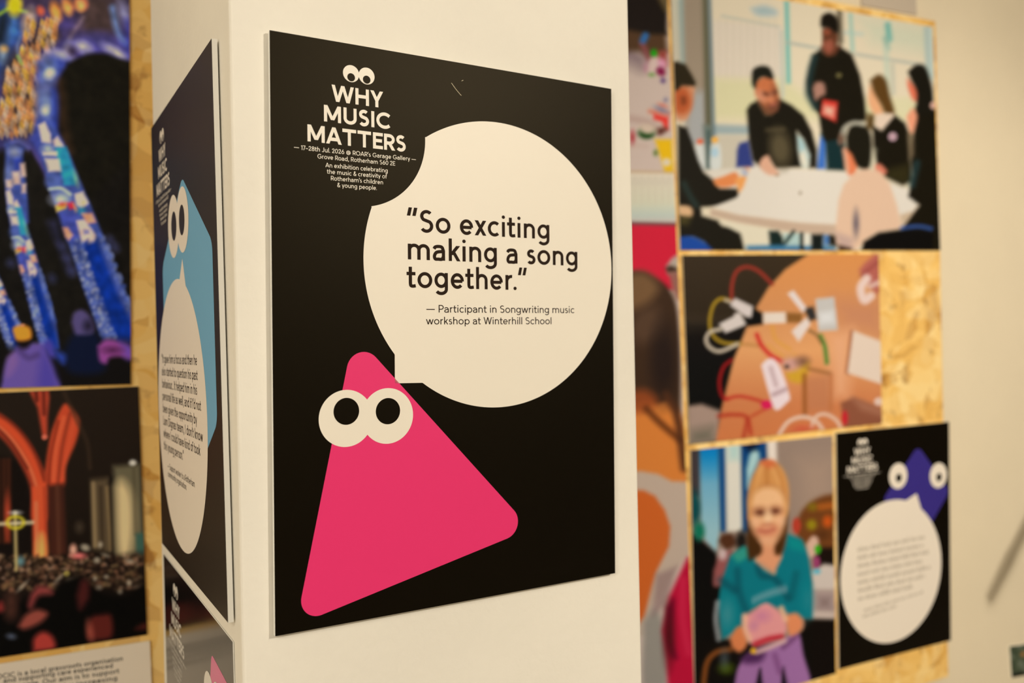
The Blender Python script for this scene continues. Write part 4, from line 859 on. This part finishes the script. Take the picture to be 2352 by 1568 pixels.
# black lower part and the lit pier shafts
p.frame(0, 440, 3.409)
p.poly((21, 18, 14), [(-700, -240), (60, -330), (180, -330), (330, -150), (420, 60), (700, 60), (1060, -300), (1060, 1600), (-700, 1600)], 10)
def shaft(ax, bx, ay, by):
    def T(pts): return [(ax + bx*x, ay + by*y) for x, y in pts]
    def E(c, x, y, rx, ry, rot=0, s=5, al=1.0): (u, v), = T([(x, y)]); p.ell(c, u, v, rx*bx, ry*by, rot, s, al)
    def Q(c, pts, s=4, al=1.0): p.poly(c, T(pts), s, al)
    Q((62, 76, 140), [(290, -560), (400, -560), (520, -330), (640, -60), (740, 180), (800, 330), (880, 560), (1030, 900), (1080, 1180), (800, 1180), (740, 1000), (650, 750), (560, 480), (470, 200), (390, 0), (320, -300)])
    Q((232, 200, 182), [(300, -520), (350, -545), (395, -450), (400, -380), (330, -390)]); Q((230, 194, 180), [(410, -400), (450, -430), (500, -350), (430, -350)]); E((200, 206, 226), 370, -330, 40, 30, 0, 8, .8)
    Q((40, 136, 166), [(430, -345), (520, -350), (600, -100), (590, -50), (500, -50), (470, -170)]); Q((234, 208, 184), [(350, -260), (460, -255), (480, -160), (380, -155)]); Q((230, 206, 188), [(335, -310), (445, -310), (445, -285), (340, -285)]); E((76, 92, 150), 420, -80, 60, 60, 0, 9)
    p.line((196, 204, 184), 20*bx, T([(390, -20), (480, -25), (550, 20)]), 4); E((146, 196, 124), 595, -100, 12, 44, -15, 5, .8); E((196, 202, 226), 470, 60, 70, 46, 0, 10, .8); Q((236, 206, 180), [(585, 20), (650, 0), (690, 90), (640, 140), (600, 100)]); E((238, 180, 110), 655, 80, 16, 16)
    Q((242, 190, 70), [(435, 110), (520, 85), (515, 130), (445, 160)]); E((226, 80, 56), 488, 100, 26, 16); Q((216, 44, 62), [(525, 90), (570, 80), (590, 130), (545, 140)]); Q((244, 176, 96), [(575, 90), (610, 150), (590, 165)]); E((40, 132, 160), 640, 150, 28, 26, 0, 6)
    Q((66, 74, 154), [(460, 165), (590, 160), (640, 260), (600, 400), (530, 380)], 8); Q((236, 150, 108), [(640, 170), (720, 170), (750, 240), (680, 250)]); Q((236, 160, 120), [(490, 280), (530, 280), (570, 340), (540, 380), (510, 350)]); Q((236, 196, 172), [(600, 230), (660, 220), (750, 340), (740, 440), (700, 450), (690, 370), (640, 400)]); Q((110, 110, 160), [(655, 300), (700, 300), (700, 330), (660, 335)])
    Q((12, 44, 126), [(650, 420), (760, 380), (850, 620), (940, 850), (1030, 1030), (1060, 1180), (920, 1180), (820, 900), (720, 640)], 6)
    for k in range(150):
        t = rs.random(); x = 590 + 265*t + rs.uniform(-52, 52)*(1 + .1*t); y = 380 + 780*t + rs.uniform(-20, 20)
        E(rs.choice([(120, 128, 160), (148, 148, 162), (92, 106, 156), (74, 90, 150)]), x, y, 13, 13, rs.uniform(0, 180), 3, .7)
    for k in range(80):
        t = rs.random(); x = 790 + 240*t + rs.uniform(-22, 22); y = 330 + 600*t
        E(rs.choice([(84, 100, 156), (116, 124, 160), (60, 80, 150)]), x, y, 12, 14, 0, 4, .7)
rs = random.Random(5)
shaft(-330, .50, 690, .48)
p.poly((60, 74, 138), [(45, -380), (190, -350), (170, -250), (205, -60), (220, 60), (225, 240), (120, 330), (70, 160), (40, -100)], 5)
p.blob((40, 56, 140), [(110, -270), (165, -260), (160, -190), (115, -180)], 10); p.ell((150, 150, 160), 112, -310, 40, 34, 20, 9, .9); p.ell((120, 130, 160), 75, -130, 26, 60, 0, 10, .8)
for pts in ([(155, -220), (195, -225), (205, -120), (165, -115)], [(95, -155), (155, -160), (160, -60), (105, -55)], [(48, -90), (95, -95), (105, 95), (60, 100)], [(170, -60), (205, -60), (200, 10), (170, 10)], [(75, 125), (145, 125), (158, 255), (90, 260)]): p.poly((214, 176, 150), pts, 4, .95)
shaft(-108, .53, 375, .72)
p.poly((23, 20, 15), [(215, -40), (225, -260), (240, -320), (300, -210), (395, 20), (470, 230), (560, 520), (640, 760), (690, 930), (560, 1280), (515, 1190), (440, 960), (380, 740), (320, 540), (250, 260), (225, 60)], 5)
shaft(0, 1.0, 0, 1.0)
for x, y in ((85, 560), (860, 380), (900, 440), (410, 680), (490, 430), (530, 520), (560, 620)): p.ell((70, 74, 120), x, y, 26, 30, -30, 10, .6)
for pts in ([(455, 400), (500, 460), (570, 620), (550, 650), (500, 540)], [(380, 240), (440, 230), (470, 380), (440, 380)]): p.blob((50, 50, 84), pts, 14, .7)
p.mottle(.07, None, 10)
# people in front
p.poly((18, 15, 13), [(-700, 1180), (40, 1210), (300, 1260), (520, 1300), (780, 1160), (1040, 1160), (1040, 1600), (-700, 1600)], 12)
p.blob((14, 20, 40), [(545, 1150), (620, 1080), (740, 1100), (790, 1180), (820, 1400), (560, 1420), (500, 1280)], 10); p.blob((82, 70, 110), [(560, 1020), (580, 950), (640, 925), (700, 970), (735, 1050), (720, 1110), (640, 1120), (590, 1110)], 6); p.ell((30, 26, 40), 690, 1050, 34, 40, 0, 10)
p.blob((140, 66, 130), [(765, 1210), (830, 1160), (930, 1175), (1030, 1230), (1030, 1310), (940, 1290), (860, 1300), (830, 1345), (780, 1320)], 6); p.blob((90, 70, 160), [(940, 1170), (1030, 1200), (1030, 1300), (980, 1290)], 12, .7); p.ell((60, 24, 50), 880, 1240, 40, 16, 0, 10)
p.blob((98, 76, 140), [(20, 1450), (50, 1320), (110, 1250), (150, 1200), (330, 1190), (380, 1290), (430, 1420), (460, 1600), (40, 1600)], 6); p.blob((66, 56, 140), [(320, 1260), (400, 1340), (450, 1560), (300, 1560)], 14, .7); p.blob((132, 92, 138), [(70, 1300), (110, 1270), (130, 1340), (60, 1440)], 12, .8); p.line((70, 52, 100), 26, [(150, 1240), (220, 1300), (290, 1280)], 8)
p.blob((70, 60, 140), [(330, 1200), (380, 1160), (420, 1200), (440, 1290), (380, 1290)], 8); p.blob((40, 60, 140), [(420, 1230), (510, 1280), (500, 1350), (450, 1310)], 8)
p.ell((20, 14, 14), 185, 1160, 60, 70, 0, 6); p.blob((226, 138, 40), [(100, 1090), (110, 1060), (180, 1045), (235, 1070), (245, 1140), (200, 1165), (130, 1160)], 5); p.ell((214, 130, 90), 178, 1045, 16, 10)
p.build(print_front, 'tall photo print of cathedral arches in blue light left of the pillar')
# --- candle-lit church crowd
p = Painter([(-250, 913), (318, 887), (338, 1457), (-250, 1548)], 2.8, ILL_L, 8)
p.frame(0, 870, 2.247)
p.vgrad([(40, (34, 25, 17)), (500, (30, 22, 15)), (900, (24, 17, 11)), (1400, (10, 7, 5))])
p.blob((20, 14, 10), [(0, 400), (100, 430), (150, 560), (165, 900), (-200, 950), (-200, 400)], 10)
for k, x in enumerate((-60, -10, 20, 45)): p.line((96, 42, 22), 14, [(x, 420), (x + 4, 840)], 6, .7)
p.ell((200, 70, 40), 38, 690, 12, 70, 0, 6, .9); p.line((150, 54, 30), 18, [(35, 740), (38, 830)], 6, .9)
OR = (196, 70, 36)
p.line((150, 52, 30), 96, [(-200, 180), (-60, 200), (60, 290), (150, 420), (206, 560), (206, 700)], 5); p.line(OR, 40, [(-200, 160), (-50, 190), (80, 290), (170, 430), (222, 580)], 5); p.line((222, 110, 66), 14, [(-200, 190), (-50, 220), (60, 310), (150, 450), (196, 580)], 4, .9); p.line((90, 30, 18), 12, [(-200, 205), (-50, 235), (50, 320), (140, 460)], 4, .9); p.line((110, 36, 20), 10, [(-100, 150), (60, 225), (170, 360), (228, 520)], 4, .9)
p.poly((206, 76, 40), [(165, 560), (240, 540), (250, 940), (172, 945)], 5); p.line((140, 46, 26), 10, [(228, 560), (240, 940)], 4, .8); p.line((236, 130, 84), 12, [(186, 640), (190, 930)], 5, .7); p.blob((246, 176, 84), [(195, 850), (215, 800), (235, 860), (235, 945), (190, 945)], 12, .9)
p.blob((186, 66, 36), [(232, 480), (245, 380), (270, 260), (330, 130), (385, 170), (412, 230), (390, 330), (340, 450), (330, 550), (250, 560)], 5); p.line((110, 36, 20), 10, [(300, 220), (262, 400), (252, 540)], 5, .9); p.line((226, 104, 60), 12, [(330, 200), (290, 360), (276, 520)], 6, .7); p.line((110, 40, 24), 10, [(360, 180), (320, 360), (300, 540)], 5, .8); p.line((206, 84, 48), 12, [(385, 210), (350, 360), (318, 520)], 6, .6)
p.poly((62, 30, 20), [(246, 550), (330, 540), (345, 900), (255, 920)], 6); p.line((92, 54, 34), 14, [(295, 560), (305, 900)], 6, .8)
p.poly((186, 66, 40), [(150, 60), (250, 55), (255, 100), (245, 200), (245, 300), (220, 300), (195, 150)], 5, .9); p.line((80, 26, 18), 14, [(225, 60), (228, 180)], 5); p.line((60, 20, 14), 14, [(185, 60), (190, 110)], 5); p.ell((196, 96, 70), 230, 300, 14, 14)
p.line((56, 40, 26), 12, [(330, 70), (400, 220), (450, 330), (465, 460)], 6, .9)
p.poly((82, 66, 44), [(470, 520), (560, 510), (580, 900), (480, 880)], 8); p.line((170, 140, 92), 12, [(480, 540), (490, 860)], 6, .9); p.line((140, 112, 70), 10, [(552, 560), (572, 880)], 5, .9); p.line((40, 28, 18), 14, [(520, 560), (530, 880)], 5, .7); p.poly((14, 10, 7), [(566, 500), (590, 500), (600, 950), (580, 950)], 4)
p.poly((96, 86, 60), [(585, 450), (725, 440), (748, 920), (600, 930)], 8); p.blob((206, 176, 120), [(595, 560), (630, 520), (680, 600), (690, 760), (670, 900), (610, 900)], 14, .95); p.line((70, 60, 40), 10, [(690, 450), (700, 800)], 6, .7); p.ell((232, 222, 196), 685, 432, 16, 13, 0, 4)
p.poly((56, 84, 68), [(700, 800), (745, 790), (750, 920), (705, 925)], 5); p.ell((60, 48, 34), 410, 765, 20, 26, 0, 8)
rs = random.Random(9)
p.poly((26, 18, 13), [(-560, 930), (170, 940), (600, 920), (760, 900), (770, 1400), (-560, 1600)], 14)
for k in range(900):
    t = rs.random() ** 1.2; x = rs.uniform(-560, 750); y = 912 + 170*t + rs.uniform(-12, 12); r = 5 + 6*t
    c = rs.choice([(150, 100, 68), (112, 72, 46), (92, 58, 38), (166, 118, 84), (62, 40, 27), (124, 92, 56), (46, 29, 20), (34, 21, 14), (22, 14, 9), (186, 144, 110), (104, 82, 52), (78, 60, 38)])
    p.ell(c, x, y, r*rs.uniform(.8, 1.5), r*rs.uniform(.8, 1.4), rs.uniform(0, 180), 4.5, .75)
    if k % 2: p.ell((22, 15, 10), x + rs.uniform(-8, 8), y + r*1.4, r*1.3, r*.8, 0, 4, .75)
for x, y, rx, ry, rot in ((115, 1070, 40, 10, -45), (305, 1030, 34, 10, -45), (372, 1038, 36, 16, -5), (500, 935, 22, 20, 0), (440, 870, 34, 24, 20), (518, 855, 16, 20, 0), (545, 910, 20, 8, 20), (666, 1052, 16, 20, -15), (620, 1100, 15, 15, 0), (510, 1076, 18, 16, 20), (548, 1020, 14, 12, 0), (490, 1030, 12, 14, 0), (672, 940, 26, 10, 10)): p.ell((186, 168, 136), x, y, rx*.7, ry*.7, rot, 4, .75)
p.ell((226, 110, 100), 405, 912, 34, 14, 0, 5); p.ell((216, 150, 120), 378, 880, 18, 26, 0, 5); p.ell((150, 130, 60), 345, 1005, 16, 14); p.ell((90, 120, 116), 105, 940, 20, 24, 0, 6)
p.blob((9, 7, 5), [(170, 1110), (260, 1100), (320, 1040), (420, 1010), (520, 1090), (640, 1110), (760, 1060), (780, 1400), (-560, 1600), (-560, 1180), (60, 1140)], 12)
for c, pts in (((136, 56, 50), [(160, 1110), (200, 1068), (255, 1080), (270, 1110), (200, 1120), (165, 1180), (145, 1170)]), ((150, 70, 54), [(95, 1275), (130, 1220), (190, 1190), (245, 1210), (210, 1255), (130, 1290)]), ((176, 58, 46), [(172, 1400), (175, 1340), (220, 1305), (270, 1330), (280, 1390), (180, 1405)]),
               ((92, 32, 24), [(450, 1330), (460, 1250), (500, 1210), (570, 1220), (575, 1330), (480, 1345)]), ((70, 26, 22), [(395, 1120), (420, 1040), (460, 1060), (450, 1160), (410, 1190)]), ((80, 28, 20), [(700, 1290), (750, 1260), (760, 1290)]), ((150, 46, 40), [(-10, 1160), (10, 1150), (20, 1190), (-10, 1200)])): p.blob(c, pts, 8, .9)
p.ell((150, 70, 52), 464, 1305, 16, 44, -10, 8, .9); p.ell((8, 6, 5), 505, 1180, 60, 34, 0, 10); p.ell((86, 92, 104), 58, 1328, 20, 12, 10, 6, .9)
for k in range(14): x = rs.uniform(-560, 120); p.ell(rs.choice([(110, 46, 40), (60, 24, 20), (90, 50, 36)]), x, rs.uniform(1130, 1420), 34, 40, 0, 12, .6)
p.line((186, 160, 96), 14, [(78, 690), (84, 985)], 4); p.line((206, 186, 140), 16, [(0, 748), (168, 740)], 4); p.line((196, 176, 40), 15, [(80 + 42*cos(a*pi/10), 740 + 30*sin(a*pi/10)) for a in range(21)], 4); p.ell((236, 226, 206), 80, 690, 24, 8, 0, 4, .8)
p.build(print_front, 'photo print of a candle-lit church crowd below the blue arches photo')
# --- white text panel, bottom left
tq = [(-200, 1556), (344, 1472.5), (351, 1640), (-200, 1735)]
c = quad_on(print_front, tq)
root = empty('text_panel', base_of(c), 'white printed text panel at the bottom left under the church photo', 'sign')
v, f = slab(c, print_front.n, 0.005)
mesh_object('foam_board', v, f, [M['pale_print'], M['foam']], root, root.location, [0, 1, 1, 1, 1, 1])
V, Fc = [], []
for st_, a, b, cap in (('OCIC is a local grassroots organisation', (-8, 1559.5), (282, 1516.5), .0078), ('and supporting care experienced', (8, 1568.5), (259, 1533), .0078), ('people. Our aim is to support', (28, 1580.5), (274, 1545), .0078), ('them by increasing', (90, 1588), (269, 1561.5), .0078)):
    vv, ff, wid, lv = text_shape(st_, .16); b0 = len(V)
    pa, pb_ = print_front.off(0.0002).hit(a)[0], print_front.off(0.0002).hit(b)[0]; d = (pb_ - pa) / wid
    for q in vv: V.append(pa + d*q[0] + np.array((0, 0, cap*q[1])))
    Fc += [tuple(i + b0 for i in t) for t in ff]
mesh_object('body_lettering', V, Fc, M['ink_soft'], root, root.location)
# --- small green print low on the right wall and a plain taupe patch above the chipboard
wall_print = back.off(0.004)
p = Painter([(2319, 1484), (2420, 1470), (2424, 1538), (2324, 1556)], 3.0, ILL_R, 11)
p.fill((78, 84, 60)); rs = random.Random(3)
for k in range(70): p.ell(rs.choice([(50, 58, 38), (110, 112, 88), (140, 138, 112), (62, 70, 44), (40, 46, 30)]), rs.uniform(2319, 2424), rs.uniform(1470, 1556), 6, 5, rs.uniform(0, 180), 3, .8)
p.ell((190, 120, 60), 2350, 1502, 5, 4, 0, 3); p.poly((24, 24, 14), [(2322, 1546), (2424, 1530), (2424, 1538), (2324, 1556)], 3)
p.build(wall_print, 'small dark green leafy print low on the right wall', 'picture', 0.004)
q = quad_on(wall_print, [(1975, -60), (2101, -60), (2106, 34), (1980, 12)]); v, f = slab(q, wall_print.n, 0.004)
tag(mesh_object('card', v, f, M['taupe'], None, base_of(q)), 'flat taupe patch on the wall above the chipboard at the top right', 'card')  # thin flat taupe rectangle, darker than the wall around it
# --- microphone stand, unseen, added on the right to throw the slanting shadow
def tube(bm, a, b, r0, r1=None, n=16):
    a, b = Vector(a), Vector(b); d = (b - a); q = d.to_track_quat('Z', 'Y').to_matrix().to_4x4()
    bmesh.ops.create_cone(bm, cap_ends=True, segments=n, radius1=r0, radius2=r1 or r0, depth=d.length, matrix=Matrix.Translation((a + b) / 2) @ q)
def bm_part(name, bm, m, parent):
    me = bpy.data.meshes.new(name); bm.to_mesh(me); bm.free(); me.materials.append(m)
    for f_ in me.polygons: f_.use_smooth = len(f_.vertices) == 4
    o = bpy.data.objects.new(name, me); COL.objects.link(o); o.parent = parent; return o
spot_pos = np.array((2.22, 0.30, 2.18))
def cast(px, t): w_ = back.hit(px)[0]; return w_ + (spot_pos - w_) * t
tip, joint = cast((2272, 1386), .115), cast((2440, 1050), .115)
d_ = (joint - tip) / np.linalg.norm(joint - tip); tail = joint + d_ * 0.22
root = empty('added_shadow_stand', (joint[0], joint[1], 0), 'black microphone stand, unseen, added near the right wall to cast the slanted shadow', 'microphone stand')
L_ = lambda q: tuple(np.array(q) - np.array((joint[0], joint[1], 0)))
bm = bmesh.new(); tube(bm, (0, 0, 0.03), L_(joint), 0.011); bm_part('pole', bm, M['dark_metal'], root)
bm = bmesh.new(); tube(bm, (0, 0, 0), (0, 0, 0.022), 0.13, 0.125, 40); tube(bm, (0, 0, 0.022), (0, 0, 0.05), 0.03, 0.018, 24); bm_part('base', bm, M['dark_metal'], root)
bm = bmesh.new(); tube(bm, L_(tail), L_(tip + d_ * .10), 0.019); bm_part('boom_arm', bm, M['dark_metal'], root)
bm = bmesh.new(); tube(bm, L_(tip), L_(tip + d_ * .14), 0.016, 0.022); bmesh.ops.create_uvsphere(bm, u_segments=20, v_segments=12, radius=0.022, matrix=Matrix.Translation(L_(tip + d_ * .14))); bm_part('caster', bm, M['dark_metal'], root)
bm = bmesh.new(); bmesh.ops.create_uvsphere(bm, u_segments=20, v_segments=12, radius=0.026, matrix=Matrix.Translation(L_(joint))); bm_part('boom_clamp', bm, M['dark_metal'], root)
